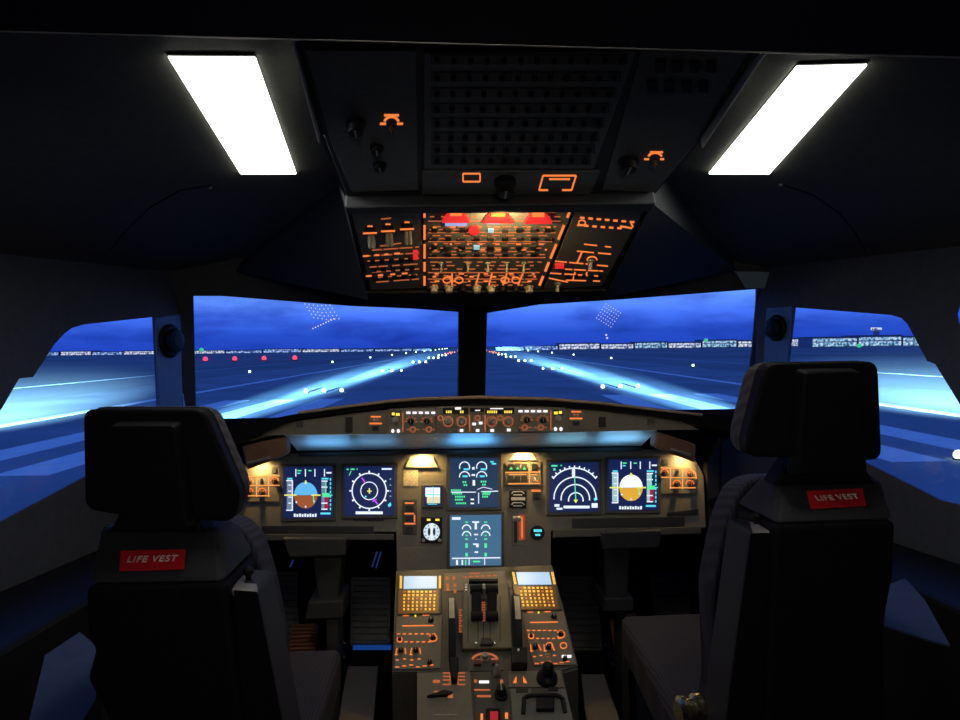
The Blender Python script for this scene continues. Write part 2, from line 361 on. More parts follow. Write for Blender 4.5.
# ------------------------------------------------------------------ shell
def ceilz(x): return 1.793 - .22 * abs(x)
FRONT_UP = .36
def up(p, k): return p - DN * k
# front window walls
def outer(cn, ot): ot = ot + (ot - cn) * .03; return [up(cn, .38), up(ot, .20), up(ot, -.9), up(cn, -.9)]
holeL = [WL.P(*p) for p in ((193, 296), (222, 296), (350, 306), (410, 308.5), (459, 312), (457, 460), (197, 460))]
holeR = [WR.P(*p) for p in ((487, 313), (540, 304.5), (620, 299.5), (757.5, 289), (752, 350), (744, 412), (741, 460), (480, 460))]
struct(holed('wall_front_left', FRAMEM, WL, outer(C0, OL), [holeL], .014))
struct(holed('wall_front_right', FRAMEM, WR, outer(C0, OR), [holeR], .014))
def sidept(s_, Y, z): x = 1.5007 - .209 * Y; return Vector((s_ * x, Y, z))
SLo = Fr(SL.o - SL.n * .006, SL.u, SL.v); SRo = Fr(SR.o - SR.n * .006, SR.u, SR.v)
hSL = [SLo.P(*p) + SL.n * .006 for p in ((152, 317), (110, 321.5), (82, 324.5), (70, 328), (62, 334), (52, 345), (41, 362), (31, 377), (17, 378.5), (0, 408), (-35, 455), (-55, 505), (-48, 540), (-30, 535), (0, 521), (85, 476), (158, 440))]
hSR = [SRo.P(*p) + SR.n * .006 for p in ((796, 307.5), (893, 315), (903, 318), (909, 324), (915, 335), (929, 361), (937, 364), (959, 400), (990, 450), (1010, 500), (1005, 520), (985, 514), (960, 504), (942, 500), (860, 459), (783, 421))]
hSR2 = [SR.P(*p) for p in ((956, 314), (959, 305), (966, 301), (985, 301), (985, 335), (966, 328), (958, 323))]
YB = -.7
for s_, nm, fr, hs in ((-1, 'left', SL, [hSL]), (1, 'right', SR, [hSR, hSR2])):
    o = [sidept(s_, 2.28, 0), sidept(s_, 2.28, ceilz(1.03) + .02), sidept(s_, YB, ceilz(1.647) + .0), sidept(s_, YB, 0)]
    struct(holed('wall_' + nm, WALLM, fr, o, hs, .006))
struct(MB().box((-1.3, 2.80, -.02), (1.3, 2.83, 1.0)).build('wall_front', BLACKM))
struct(MB().box((-1.75, YB - .03, -.02), (1.75, YB, 1.9)).build('wall_back', BLACKM))
struct(MB().box((-1.75, YB, -.05), (1.75, 2.83, 0)).build('floor', FLOORM))
for s_, nm in ((-1, 'left'), (1, 'right')):   # foot-level side skins ahead of the corner posts
    struct(MB().loft([Vector((s_ * 1.03, 2.25, 0)), Vector((s_ * 1.03, 2.83, 0)), Vector((s_ * 1.03, 2.83, .95)), Vector((s_ * 1.03, 2.25, 1.0))], [Vector((s_ * 1.05, 2.25, 0)), Vector((s_ * 1.05, 2.83, 0)), Vector((s_ * 1.05, 2.83, .95)), Vector((s_ * 1.05, 2.25, 1.0))]).build('wall_forward_' + nm, BLACKM))
# ceiling, both slopes
cm = MB()
for s_ in (-1, 1):
    A = [Vector((0, YB, ceilz(0))), Vector((s_ * 1.7, YB, ceilz(1.7))), Vector((s_ * 1.02, 2.6, ceilz(1.02))), Vector((0, 2.6, ceilz(0)))]
    cm.loft(A, [p + Vector((0, 0, .02)) for p in A])
struct(cm.build('ceiling', CEIL))
# glass
def glassmat():
    m = bpy.data.materials.new('window_glass'); m.use_nodes = True; nt = m.node_tree; N = nt.nodes; Lk = nt.links; N.clear()
    o = N.new('ShaderNodeOutputMaterial'); t = N.new('ShaderNodeBsdfTransparent'); g = N.new('ShaderNodeBsdfGlossy'); g.inputs['Roughness'].default_value = .02
    f0 = N.new('ShaderNodeLayerWeight'); f0.inputs['Blend'].default_value = .5; f1 = N.new('ShaderNodeMath'); f1.operation = 'POWER'; f1.inputs[1].default_value = 5; Lk.new(f0.outputs['Facing'], f1.inputs[0])
    f = N.new('ShaderNodeMath'); f.operation = 'MULTIPLY_ADD'; f.inputs[1].default_value = .5; f.inputs[2].default_value = .012; Lk.new(f1.outputs[0], f.inputs[0]); mx = N.new('ShaderNodeMixShader'); t.inputs[0].default_value = (.97, .98, 1, 1)
    nz = N.new('ShaderNodeTexNoise'); nz.inputs['Scale'].default_value = 3; bp = N.new('ShaderNodeBump'); bp.inputs['Strength'].default_value = .01; Lk.new(nz.outputs['Fac'], bp.inputs['Height']); Lk.new(bp.outputs[0], g.inputs['Normal'])
    Lk.new(f.outputs[0], mx.inputs[0]); Lk.new(t.outputs[0], mx.inputs[1]); Lk.new(g.outputs[0], mx.inputs[2]); Lk.new(mx.outputs[0], o.inputs[0]); return m
GLASS = glassmat()
for i, (fr, h) in enumerate(((WL, holeL), (WR, holeR), (SL, hSL), (SR, hSR), (SR, hSR2))):
    ctr = sum(h, Vector()) / len(h); P = [p + (p - ctr).normalized() * .003 - fr.n * .0015 for p in h]
    struct(MB().loft(P, [p - fr.n * .003 for p in P]).build('window_%d' % (i + 1), GLASS))
# centre post
cp = [atY(458.5, 300, 2.42), atY(487.5, 300, 2.42), atY(484, 470, 2.62), atY(458, 470, 2.62)]
struct(MB().loft(cp, [p + Vector((0, .06, .02)) for p in cp]).build('trim_1', BLACK, bevel=.006))
# corner posts: pale plate with a dark round latch
for s_, nm, fr, pl, c1, seam in ((-1, 'left', SL, ((154, 318), (179, 314), (181, 430), (158, 436)), (167, 341), ((184, 300), (191, 300), (192, 430), (184, 430))),
                           (1, 'right', SR, ((768, 308), (794, 306), (783, 420), (762, 416)), (779, 328), ((755, 300), (762, 300), (756, 430), (748, 430)))):
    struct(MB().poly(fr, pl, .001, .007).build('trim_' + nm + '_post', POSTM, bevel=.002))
    t = thing('window_latch', 'round black latch knob on the pale post beside the %s side window' % nm, 'latch', fr.P(*c1))
    r = rpx(fr, c1, 9 if s_ < 0 else 8)
    MB().lathe(fr.P(*c1, .007), fr.n, [(r * 1.15, 0), (r * 1.2, .006), (r, .012)], 20).build('base', BLACK, t)
    MB().lathe(fr.P(*c1, .019), fr.n, [(r * .6, 0), (r * .85, .008), (r * .8, .02), (r * .4, .024)], 20).build('knob', BLACK, t)
# aft header beam + bead
A = [Vector((-1.6, .30, 1.60)), Vector((1.7, .30, 1.60)), Vector((1.7, .69, 1.60)), Vector((-1.6, .60, 1.60))]
struct(MB().loft(A, [p + Vector((0, 0, .22)) for p in A]).build('trim_2', BLACKM))
struct(MB().cyl(A[3] + Vector((.3, .003, .001)), A[2] + Vector((-.2, .003, .001)), .0018, n=8).build('trim_3', RIM))

# ------------------------------------------------------------------ ceiling lights, seams
for s_, nm, fr, q in ((-1, 'left', CL, ((167, 54), (255, 55), (296, 172), (240, 172))), (1, 'right', CR, ((797, 64), (868, 62), (770, 172), (709, 172)))):
    P = [fr.P(*p) for p in q]; ctr = sum(P, Vector()) / 4
    t = thing('ceiling_light', 'bright white rectangular light panel in the ceiling over the %s seat' % nm, 'light', ctr, 'ceiling lights')
    big = [ctr + (p - ctr) + (p - ctr).normalized() * .008 for p in P]
    MB().loft([p + fr.n * -.012 for p in big], [p + fr.n * .003 for p in big]).build('frame', BLACK, t, bevel=.004)
    MB().loft([p + fr.n * 0 for p in P], [p + fr.n * .006 for p in P]).build('diffuser', LAMP, t, bevel=.007, seg=4)
    pts = ((210, 185), (180, 190), (150, 207), (128, 228), (110, 250)) if s_ < 0 else ((782, 184), (812, 194), (840, 213), (855, 232), (866, 252))
    tag(MB().tube([fr.P(*p, .001) for p in pts], .0012, 6).build('groove', BLACKM), 'thin dark curved cord on the ceiling behind the %s light' % nm, 'groove')  # thin tube standing for a curved ceiling seam
    c = (210, 187) if s_ < 0 else (781, 184)
    tag(MB().lathe(fr.P(*c), fr.n, [(.004, 0), (.004, .003), (.002, .005)], 10).build('ceiling_screw', RIM), 'small bright screw in the ceiling by the %s light' % nm, 'screw')

# ------------------------------------------------------------------ overhead console
oc = thing('overhead_console', 'dark console hanging from the ceiling between the two lights', 'console', OVER.P(480, 120))
cons = [(292, 42), (767, 48), (703, 145), (652, 203), (605, 298), (486, 304), (368, 300), (345, 203), (318, 140)]
MB().poly(OVER, cons, -.30, -.012).build('body', FAIR, oc)
MB().poly(OVER, [(300, 45), (760, 50), (697, 145), (650, 196), (347, 200), (324, 140)], -.012, -.004).build('aft_frame', OVERD, oc, bevel=.003)
MB().line(OVER, (293, 42), (319, 140), 1.3, -.012, .006).build('edge_strip', LETTER, oc); MB().line(OVER, (766, 48), (702, 145), 1.3, -.012, .006).build('edge_strip', LETTER, oc)
# sloping fairings beside the console
for s_, pts in ((-1, ((338, 186), (368, 300), (237, 271))), (1, ((668, 182), (605, 298), (736, 270)))):
    fr = CL if s_ < 0 else CR; W = WL if s_ < 0 else WR
    a = fr.P(*pts[0]); b = OVER.P(*pts[1]); c = W.P(*pts[2], .01); d = OVER.P(345 if s_ < 0 else 652, 203)
    A = [a, d, b, c]; struct(MB().loft(A, [p + Vector((0, .02, .03)) for p in A]).build('trim_%d' % (4 if s_ < 0 else 5), FAIR))
struct(MB().poly(WR, [(733, 270), (800, 272), (790, 287), (744, 287)], .012, .02).build('trim_6', mat('window_lit_trim', (.28, .42, .5), .4), bevel=.002))  # window-light highlight put in as a pale bluish piece
# circuit-breaker panel
bp_ = thing('breaker_panel', 'dark aft ceiling panel with eight rows of small breakers', 'breaker panel', OVER.P(520, 110))
MB().poly(OVER, [(424, 52), (636, 50), (594, 168), (424, 168)], -.004, .002).build('face_plate', OVERM, bp_, bevel=.0015)
for k, y in enumerate((58, 75.5, 91.5, 107, 121.5, 135.5, 147.5, 159)):
    x1 = 636 - (y - 50) * .36 - 6
    MB().rect(OVER, 431, y - 4.6, x1, y + 4.6, .002, .003).build('row_strip', SLOT, bp_)
    for j in range(12):
        x = 437 + (x1 - 443) * j / 11; p = OVER.P(x, y + 1, .003); r = rpx(OVER, (x, y), 3.0)
        MB().lathe(p, OVER.n, [(r, 0), (r, .002), (r * .7, .003), (r * .6, .005), (r * .4, .006)], 10).build('breaker', BLACK, bp_)
# left and right side strips of the aft console
for nm, poly in (('left', ((305, 50), (416, 50), (418, 190), (352, 192), (330, 140))), ('right', ((642, 50), (748, 52), (690, 150), (655, 192), (602, 190)))):
    t = thing('speaker_panel', 'plain dark aft ceiling panel %s of the breaker rows' % nm, 'panel', OVER.P(*poly[0]))
    MB().poly(OVER, poly, -.004, .001).build('face_plate', OVERM, t, bevel=.0015)
    if nm == 'left':
        knob(OVER, (356, 122), 10, .022, 'knob', BLACK, t, .001); knob(OVER, (377, 147), 7, .012, 'knob', BLACK, t, .001); knob(OVER, (380, 164), 7, .012, 'knob', BLACK, t, .001)
        MB().arc(OVER, (391.5, 123), 7.5, 20, 160, 2.2, .001, .002, 12, 7).line(OVER, (384, 114.5), (399, 114.5), 2, .001, .002).line(OVER, (380, 123), (386, 123), 2, .001, .002).line(OVER, (397, 123), (403, 123), 2, .001, .002).build('lit_dial_legend', ORG, t)
        knob(OVER, (391.5, 127), 4, .01, 'knob', PANELD, t, .001)
    else:
        knob(OVER, (628, 160), 10, .022, 'knob', BLACK, t, .001)
        MB().arc(OVER, (655, 157.5), 7, 20, 160, 2.0, .001, .002, 12, 5.5).line(OVER, (650, 151.5), (663, 151.5), 1.6, .001, .002).line(OVER, (644, 158.5), (649, 158.5), 1.6, .001, .002).line(OVER, (660, 158.5), (664, 158.5), 1.6, .001, .002).build('lit_dial_legend', ORG, t)
        knob(OVER, (654, 162), 4, .01, 'knob', PANELD, t, .001)
        for i in range(4):
            for j in range(2): MB().rect(OVER, 655 + i * 17 - j * 8, 60 + j * 20, 665 + i * 17 - j * 8, 70 + j * 20, .001, .005).build('button', BLACK, t)
t = thing('ceiling_knob_panel', 'narrow dark strip panel behind the ledge with a round knob and lit frames', 'panel', OVER.P(500, 185))
MB().poly(OVER, [(422, 171), (600, 171), (590, 194), (422, 194)], -.004, .002).build('face_plate', OVERM, t, bevel=.001)
knob(OVER, (505, 180), 11, .03, 'knob', BLACK, t, .002)
g = MB(); 
for a, b in (((463, 172.5), (480, 172.5)), ((480, 172.5), (480, 180.5)), ((480, 180.5), (463, 180.5)), ((463, 180.5), (463, 172.5))): g.line(OVER, a, b, 1.4, .002, .003)
g.build('lit_frame_legend', ORG, t)
g = MB()
for a, b in (((543, 174.5), (576, 174.5)), ((543, 174.5), (539, 189)), ((576, 174.5), (571.5, 189)), ((539, 189), (548, 189)), ((562, 189), (571.5, 189)), ((549, 178), (570, 178))): g.line(OVER, a, b, 1.5, .002, .003)
g.build('lit_bracket_legend', ORG, t)
# ledge with its flood lamp
led = thing('overhead_ledge', 'dark ridge across the console above the orange-lit switches', 'ledge', OVER.P(490, 200))
MB().poly(OVER, [(345, 198), (655, 194), (651, 203), (347, 205)], -.01, .022).build('ridge', OVERD, led, bevel=.004)
MB().poly(OVER, [(440, 204), (560, 203), (560, 206.5), (440, 207.5)], -.004, .006).build('lamp_lens', emat('warm_lens', (1, .75, .35), .8), led)

# overhead switch panels
def dashes(fr, rows, h0, h1, name, m, parent, w=1.4):
    g = MB()
    for y0, y1, xs in rows:
        xa = xs[0][0]; xb = xs[-1][1]
        for a, b in xs:
            fa = (a - xa) / max(1, xb - xa); fb = (b - xa) / max(1, xb - xa)
            g.line(fr, (a, y0 + (y1 - y0) * fa), (b, y0 + (y1 - y0) * fb), w, h0, h1)
    o = g.build(name, m, parent); return o
def split(a, b, lo, hi, gap):
    r = []; x = a
    while x < b - 2:
        l = random.uniform(lo, hi); r.append((x, min(b, x + l))); x += l + random.uniform(*gap)
    return r
# left bay
tL = thing('overhead_left_panel', 'left bay of the orange-lit overhead panel with three cream switches', 'switch panel', OVER.P(390, 250))
MB().poly(OVER, [(350, 208), (420, 208), (424, 288), (371, 290)], -.006, 0).build('face_plate', OVERM, tL, bevel=.001)
for x, y in ((370, 232), (388, 230), (407, 228)):
    MB().disc(OVER, (x, y - 1), 6, 0, .003, 18, 4.5).build('switch_base', BLACK, tL)
    MB().line(OVER, (x - 7, y + 0), (x + 7, y - .5), 1.4, .003, .004).build('switch_bar', ORG, tL)
    p = OVER.P(x + 1, y + 2, .003)
    g = MB()
    for k in (-1, 1): g.lathe(p + OVER.u * .004 * k, OVER.n + OVER.v * -1.3, [(.0035, 0), (.0045, .018), (.0042, .03), (.002, .032)], 10)
    g.build('rocker', KNOBC, tL)
    MB().rect(OVER, x - 2.5, y - 6.5, x + 2.5, y - 5, 0, .001).build('legend_lettering', ORG, tL)
rows = [(219, 218, [(381, 391)])]
for k, y in enumerate((250, 256, 261, 267, 272, 277.5, 282)):
    rows.append((y, y - 3.2, split(363 + k * 2.2 + (9 if k == 0 else 0), 419, 5, 20, (1, 5))))
rows.append((246, 243, [(380, 387), (391, 401)]))
dashes(OVER, rows, 0, .001, 'legend_lettering', ORGD, tL, .85)
dashes(OVER, [(256, 253, split(363, 400, 4, 8, (3, 7))), (276, 273, split(366, 410, 3, 6, (5, 9)))], 0, .0015, 'bright_lettering', ORG, tL, 1.1)
for i in range(5):
    for j in range(3):
        x, y = 370 + i * 9.5 + j * 1.5, 259.5 + j * 8.2 - i * .45
        MB().rect(OVER, x, y, x + 5, y + 3, 0, .004).build('pushbutton', BLACK, tL)
MB().rect(OVER, 413, 250, 418, 258, 0, .005).build('red_button', REDE, tL); lab(MB().rect(OVER, 421, 0, 422, 1, 0, .0001), '') if False else None
# centre bay
tC = thing('overhead_centre_panel', 'centre bay of the orange-lit overhead panel with three red handles', 'switch panel', OVER.P(495, 250))
MB().poly(OVER, [(423, 208), (574, 208), (541, 289), (427, 289)], -.006, 0).build('face_plate', OVERM, tC, bevel=.001)
def redge(x, w, y):
    MB().poly(OVER, [(x - w / 2 - 3, y + 4), (x + w / 2 + 3, y + 4), (x + w / 2 - 3, y - 3.5), (x - w / 2 + 3, y - 3.5)], 0, .010).build('red_guard', REDE, tC, bevel=.001)
    MB().rect(OVER, x - w / 2 + 5, y - 5.2, x + w / 2 - 5, y - 3.6, 0, .011).build('guard_legend', ORG, tC)
redge(456, 22, 215); redge(498, 24, 215.5); redge(538, 22, 216)
MB().rect(OVER, 445, 220.5, 467, 224.5, 0, .004).build('lit_window', BLUL, tC); MB().rect(OVER, 486, 220, 500, 222.5, 0, .004).build('lit_window', BLUL, tC)
MB().disc(OVER, (474, 229), 5.5, 0, .006, 14, 4).build('red_button', REDE, tC)
def wR(y): return 574 - (y - 208) * .41
rows = []
for y in (221, 232.5, 241.5, 257.5, 272.5, 279): rows.append((y, y, split(428, wR(y) - 8, 22, 60, (.5, 2))))
dashes(OVER, rows, 0, .001, 'divider_marking', ORGD, tC, .75)
rows = []
for y in (212, 216.5, 226.5, 229.5, 235.5, 238.5, 243.5, 248, 251.5, 254.5, 262, 265.5, 269, 275.5, 282, 285): rows.append((y, y, split(429 + random.uniform(0, 5), wR(y) - 10, 3, 9, (4, 12))))
dashes(OVER, rows, 0, .001, 'legend_lettering', ORGD, tC, .8)
rows = []
for y in (227, 244, 249.5, 273.5, 276.5, 281): rows.append((y, y, split(432 + random.uniform(0, 5), wR(y) - 10, 2, 6, (10, 22))))
dashes(OVER, rows, 0, .0015, 'bright_lettering', ORG, tC, 1.1)
for y0, y1 in ((212, 217), (225, 239), (244, 258), (262, 271), (276, 285)):
    MB().line(OVER, (424.5, y0), (424.5, y1), 2.2, 0, .002).build('edge_legend', ORG, tC)
    MB().line(OVER, (wR(y0) - 3, y0), (wR(y1) - 3, y1), 2.2, 0, .002).build('edge_legend', ORG, tC)
for i in range(9):
    for j, y in enumerate((229.5, 238, 246.5, 254)):
        x = 431 + i * 14.2; 
        if x > wR(y) - 14: continue
        MB().rect(OVER, x, y - 1.5, x + 6, y + 1.5, 0, .0045).build('pushbutton', CYL if (i, j) in ((3, 2), (8, 2), (4, 0)) else (OVERD if (i + j) % 2 else BLACK), tC)
for x in (441, 468, 488, 507, 524):
    toggle(OVER, (x, 263), 2.6, .022, tC, KNOBC, 0, -1.2)
for x in (434, 449, 463, 477, 491, 503, 516, 529):
    knob(OVER, (x, 287), 4.6, .016, 'knob', KNOBC if x in (434, 449, 477, 491, 529) else BLACK, tC, 0, False)
for x0, x1 in ((452, 452), (479, 476), (492, 489), (507, 503), (523, 518)):
    MB().line(OVER, (x0, 273), (x1, 285), 1.5, 0, .001).build('divider_marking', ORG, tC)
for x in (447, 459, 505, 516):
    MB().arc(OVER, (x, 280), 4, 0, 360, 1.1, 0, .001, 12, 3).build('dial_ring', ORG, tC)
# right bay
tR = thing('overhead_right_panel', 'right bay of the orange-lit overhead panel with one dashed frame', 'switch panel', OVER.P(590, 250))
MB().poly(OVER, [(577, 208), (647, 205), (602, 286), (544, 289)], -.006, 0).build('face_plate', OVERM, tR, bevel=.001)
g = MB()
for i in range(7): g.line(OVER, (580 + i * 8.3, 217.5 + i * .7), (584.5 + i * 8.3, 217.8 + i * .7), 1.7, 0, .001)
for i in range(5): g.line(OVER, (584 + i * 8.3, 225.5 + i * .6), (588.5 + i * 8.3, 225.8 + i * .6), 1.7, 0, .001)
g.line(OVER, (577, 225), (587, 225), 1.5, 0, .001).arc(OVER, (582, 222.5), 3.5, 0, 360, 1.1, 0, .001, 12, 2.5).line(OVER, (631, 223), (633, 227), 1.5, 0, .001).line(OVER, (620, 226), (632, 228), 1.5, 0, .001)
g.build('dashed_marking', ORG, tR)
rows = [(244, 247, [(584, 597), (605, 611)]), (251, 254, [(577, 594), (598, 611)]), (261, 264, split(555, 588, 8, 16, (1, 3))), (265, 266, [(597, 608)]), (269, 271, split(565, 603, 6, 14, (1, 4))), (273, 276, split(550, 601, 6, 14, (1, 4))), (280, 281, [(566, 586), (593, 600)]), (278, 282, [(549, 568)])]
dashes(OVER, rows, 0, .001, 'legend_lettering', ORG, tR, .95)
MB().line(OVER, (582, 252), (577, 263), 1.5, 0, .001).line(OVER, (575, 272), (573, 280), 1.3, 0, .001).line(OVER, (587, 272), (585, 278), 1.3, 0, .001).build('divider_marking', ORG, tR)
MB().arc(OVER, (592, 260), 5, 0, 180, 1.2, 0, .001, 10, 3.5).build('dial_ring', ORG, tR); toggle(OVER, (591, 261), 4, .02, tR, KNOBC, 0, -1.0); toggle(OVER, (558, 284), 3.5, .02, tR, KNOBC, 0, -1.0)
MB().rect(OVER, 555, 263, 564, 267, 0, .005).build('red_button', REDE, tR)
for i in range(5): MB().rect(OVER, 566 + i * 8, 274.5, 570 + i * 8, 277, 0, .004).build('pushbutton', BLACK, tR)
# lower fairing of the console above the windshield
struct(MB().poly(OVER, [(366, 291), (607, 289), (604, 299), (486, 306), (368, 302)], -.02, .006).build('trim_7', BLACK, bevel=.003))

t = thing('rear_fill_lamp', 'unseen square lamp added high on the rear wall behind the camera position', 'lamp', (0, YB, 1.32), None)  # unseen lamp, added for the light the seat labels get from behind
MB().box((-.15, YB + .001, 1.32), (.15, YB + .02, 1.58)).build('housing', BLACK, t, bevel=.004)
MB().box((-.13, YB + .02, 1.34), (.13, YB + .026, 1.56)).build('diffuser', emat('rear_fill_diffuser', (1, .95, .88), 14), t)
# ------------------------------------------------------------------ glareshield
gs = thing('glareshield', 'long black hood over the instruments with a satin strip glowing blue below', 'glareshield', FCU.P(470, 436))
lip = [(222, 428), (245, 424), (300, 413.5), (345, 407.5), (390, 402), (420, 399.5), (480, 398), (545, 399.5), (600, 404), (655, 410.5), (700, 415.5), (745, 419)]
bot = [(222, 445), (245, 441), (300, 418.5), (345, 413), (390, 407.5), (420, 405.5), (480, 404), (545, 405.5), (600, 409.5), (655, 416.5), (700, 424), (745, 432)]
top = [FCU.P(*p, .015) for p in lip]; lo = [FCU.P(*p, .012) for p in bot]
def fwd(p, dz=.14): t = max(-1, min(1, p.x / .75)); return Vector((t * 1.0, 2.76 - .18 * abs(t), p.z - dz))
ftop = [fwd(p) for p in top]; flo = [fwd(p, .17) for p in top]
n = len(top); vs = top + lo + ftop + flo; fs = []
for i in range(n - 1):
    fs += [[i, i + 1, n + i + 1, n + i], [i, 2 * n + i, 2 * n + i + 1, i + 1], [2 * n + i, 3 * n + i, 3 * n + i + 1, 2 * n + i + 1], [n + i, n + i + 1, 3 * n + i + 1, 3 * n + i]]
fs += [[0, n, 3 * n, 2 * n], [n - 1, 3 * n - 1, 4 * n - 1, 2 * n - 1]]
MB().add(vs, fs).build('hood', BLACKM, gs)
lipm = MB(); lt = [p + Vector((0, -.003, .002)) for p in top[2:-1]]; lipm.tube(lt, .0045, 8); lipm.build('leading_lip', mat('lip_leather', (.36, .27, .18), .6), gs)
# face panel behind the controls
MB().poly(FCU, [(262, 436), (300, 434.5), (390, 434), (565, 432.5), (655, 430), (700, 430), (676, 419), (600, 410), (545, 406), (480, 404.5), (420, 406), (345, 414), (270, 425)], -.04, 0).build('face_panel', PANEL, gs, bevel=.001)
# polished bevel going forward and down
bt = [FCU.P(285, 435.5), FCU.P(657, 430.5)]; bb = [p + Vector((0, .15, -.068)) for p in bt]
MB().loft([bt[0], bt[1], bb[1], bb[0]], [p + Vector((0, .01, .02)) for p in (bt[0], bt[1], bb[1], bb[0])]).build('satin_strip', REFL, gs)
# rounded brown ends
BR = mat('end_cap_brown', (.20, .10, .06), .35)
for s_, P4 in ((-1, ((240, 446), (286, 436), (286, 455), (246, 470))), (1, ((657, 431), (698, 445), (697, 463), (656, 448)))):
    A = [FCU.P(*p, -.01) for p in P4]; MB().loft(A, [p + Vector((0, .05, 0)) for p in A]).build('end_cap', BR, gs, bevel=.006)
c = FCU.P(259, 460.5, .0); MB().cyl(FCU.P(248, 463, .004), FCU.P(270, 457.5, .004), .004).build('lamp_tube', CAPM, gs); MB().cyl(FCU.P(670, 449, .004), FCU.P(690, 455, .004), .004).build('lamp_tube', CAPM, gs)
MB().poly(FCU, [(286, 455), (657, 449), (657, 453), (286, 459)], -.17, -.15).build('bevel_lip', BLACK, gs)
for x, y in ((300, 424), (706 - 55, 421)): MB().rect(FCU, x - 3.5, y - 3, x + 3.5, y + 3.5, 0, .004).build('small_button', PANELD, gs)
for x in (349, 602): MB().rect(FCU, x - 3.5, 417, x + 3.5, 432 if x < 400 else 427, 0, .004).build('dark_button', SLOT, gs)
# warning button groups + control unit
def warnbox(x, y, label):
    t = thing('warning_button_block', label, 'button block', FCU.P(x, y), 'warning buttons beside the centre controls')
    MB().rect(FCU, x - 8, y - 10, x + 9, y + 10, 0, .003).build('plate', PANEL, t, bevel=.0008)
    MB().rect(FCU, x - 5, y - 7.5, x + 5, y - 6, .003, .004).build('legend_lettering', ORG, t)
    MB().rect(FCU, x - 6.5, y - .8, x + 6, y + .8, .003, .004).build('bar_legend', ORG, t)
    MB().rect(FCU, x - 3.5, y + 2.5, x + 3, y + 7, .003, .007).build('button', SLOT, t)
    MB().rect(FCU, x - 2.5, y - 4.8, x - 1, y - 3, .003, .004).rect(FCU, x + .8, y - 4.8, x + 2, y - 3, .003, .004).build('dot_lettering', ORGD, t)
warnbox(376, 423.5, 'small button block with orange bar, left of the centre controls'); warnbox(576, 418.5, 'small button block with orange bar, right of the centre controls')
def efis(x0, x1, y0, y1, side):
    t = thing('flight_display_controls', 'control block with five white buttons at the %s end of the centre controls' % side, 'control panel', FCU.P((x0 + x1) / 2, y1))
    MB().rect(FCU, x0, y0, x1, y1, 0, .006).build('face_plate', PANEL, t, bevel=.001)
    s = 1 if side == 'left' else -1; k = x0 if s > 0 else x1
    X = lambda u: k + s * u
    MB().rect(FCU, min(X(3), X(13)), y0 + 3, max(X(3), X(13)), y0 + 8.5, .006, .007).build('pressure_window', BLACK, t)
    MB().rect(FCU, min(X(4), X(7)), y0 + 4, max(X(4), X(7)), y0 + 6.8, .007, .008).rect(FCU, min(X(8), X(12)), y0 + 4.6, max(X(8), X(12)), y0 + 7.4, .007, .008).build('yellow_digit_lettering', YEL, t)
    knob(FCU, (X(7.5), y0 + 11.5), 3.2, .014, 'knob', KNOBL, t, .006)
    for u in (5, 10.5): MB().disc(FCU, (X(u), y1 - 3), 1.5, .006, .010, 12, 1.9).build('white_button', WHT, t)
    for i in range(5): MB().rect(FCU, min(X(18.5 + 6.2 * i), X(22.5 + 6.2 * i)), y0 + 3.2, max(X(18.5 + 6.2 * i), X(22.5 + 6.2 * i)), y0 + 5.4, .006, .010).build('white_button', WHT, t)
    g = MB()
    for u in (23, 39):
        for a in range(0, 181, 36): g.line(FCU, (X(u) + 4 * math.cos(R(a)), y0 + 13 - 4 * math.sin(R(a))), (X(u) + 6.2 * math.cos(R(a)), y0 + 13 - 5 * math.sin(R(a))), 1, .006, .007)
        g.arc(FCU, (X(u + 2), y1 - 4.5), 2.6, 0, 360, 1, .006, .007, 12, 2.6); g.line(FCU, (X(u - 4), y1 - 4.5), (X(u - 2), y1 - 4.5), 1, .006, .007); g.line(FCU, (X(u + 6), y1 - 4.5), (X(u + 8), y1 - 4.5), 1, .006, .007)
    g.line(FCU, (X(15), y0 + 4), (X(15), y1 - 2), 1, .006, .007)
    g.build('legend_lettering', ORGD, t)
    for u in (23, 39): knob(FCU, (X(u), y0 + 13), 3, .012, 'knob', BLACK, t, .006); 
efis(388, 435, 408.5, 434, 'left'); efis(519, 565.5, 407, 432, 'right')
t = thing('autopilot_control_unit', 'centre control unit with four round knobs and yellow digits', 'control panel', FCU.P(477, 433))
MB().rect(FCU, 436, 406.5, 518, 433.3, 0, .006).build('face_plate', PANEL, t, bevel=.001)
MB().rect(FCU, 443, 408, 468, 414, .006, .007).build('display_window', BLACK, t); MB().rect(FCU, 470, 408, 484, 412, .006, .007).build('display_window', BLACK, t); MB().rect(FCU, 485, 408, 514, 414, .006, .007).build('display_window', BLACK, t)
g = MB()
for x0, x1 in ((446, 451), (460, 464), (487, 496), (504, 511)):
    x = x0
    while x < x1: g.rect(FCU, x, 410.6, x + 1.4, 413.2, .007, .008); x += 2.1
g.build('yellow_digit_lettering', YEL, t)
MB().rect(FCU, 455, 407.3, 461, 409.6, .007, .008).rect(FCU, 475, 410, 480, 410.9, .007, .008).rect(FCU, 490, 408.2, 503, 409.2, .007, .008).build('white_lettering', WHT, t)
for x in (448, 461.5, 491.5, 508):
    MB().arc(FCU, (x, 421.5), 4.8, 0, 360, .9, .006, .0075, 20, 4.8).build('knob_ring', ORGD, t); knob(FCU, (x, 421.5), 3.7, .02, 'knob', KNOBL, t, .006)
for x in (440.5, 477.5, 500): MB().arc(FCU, (x, 418), 2.4, 0, 360, .9, .006, .007, 12, 2.4).build('legend_lettering', ORGD, t)
for x0 in (469.5, 485): MB().line(FCU, (x0, 415), (x0, 431.5), 1.2, .006, .007).build('divider_marking', ORGD, t)
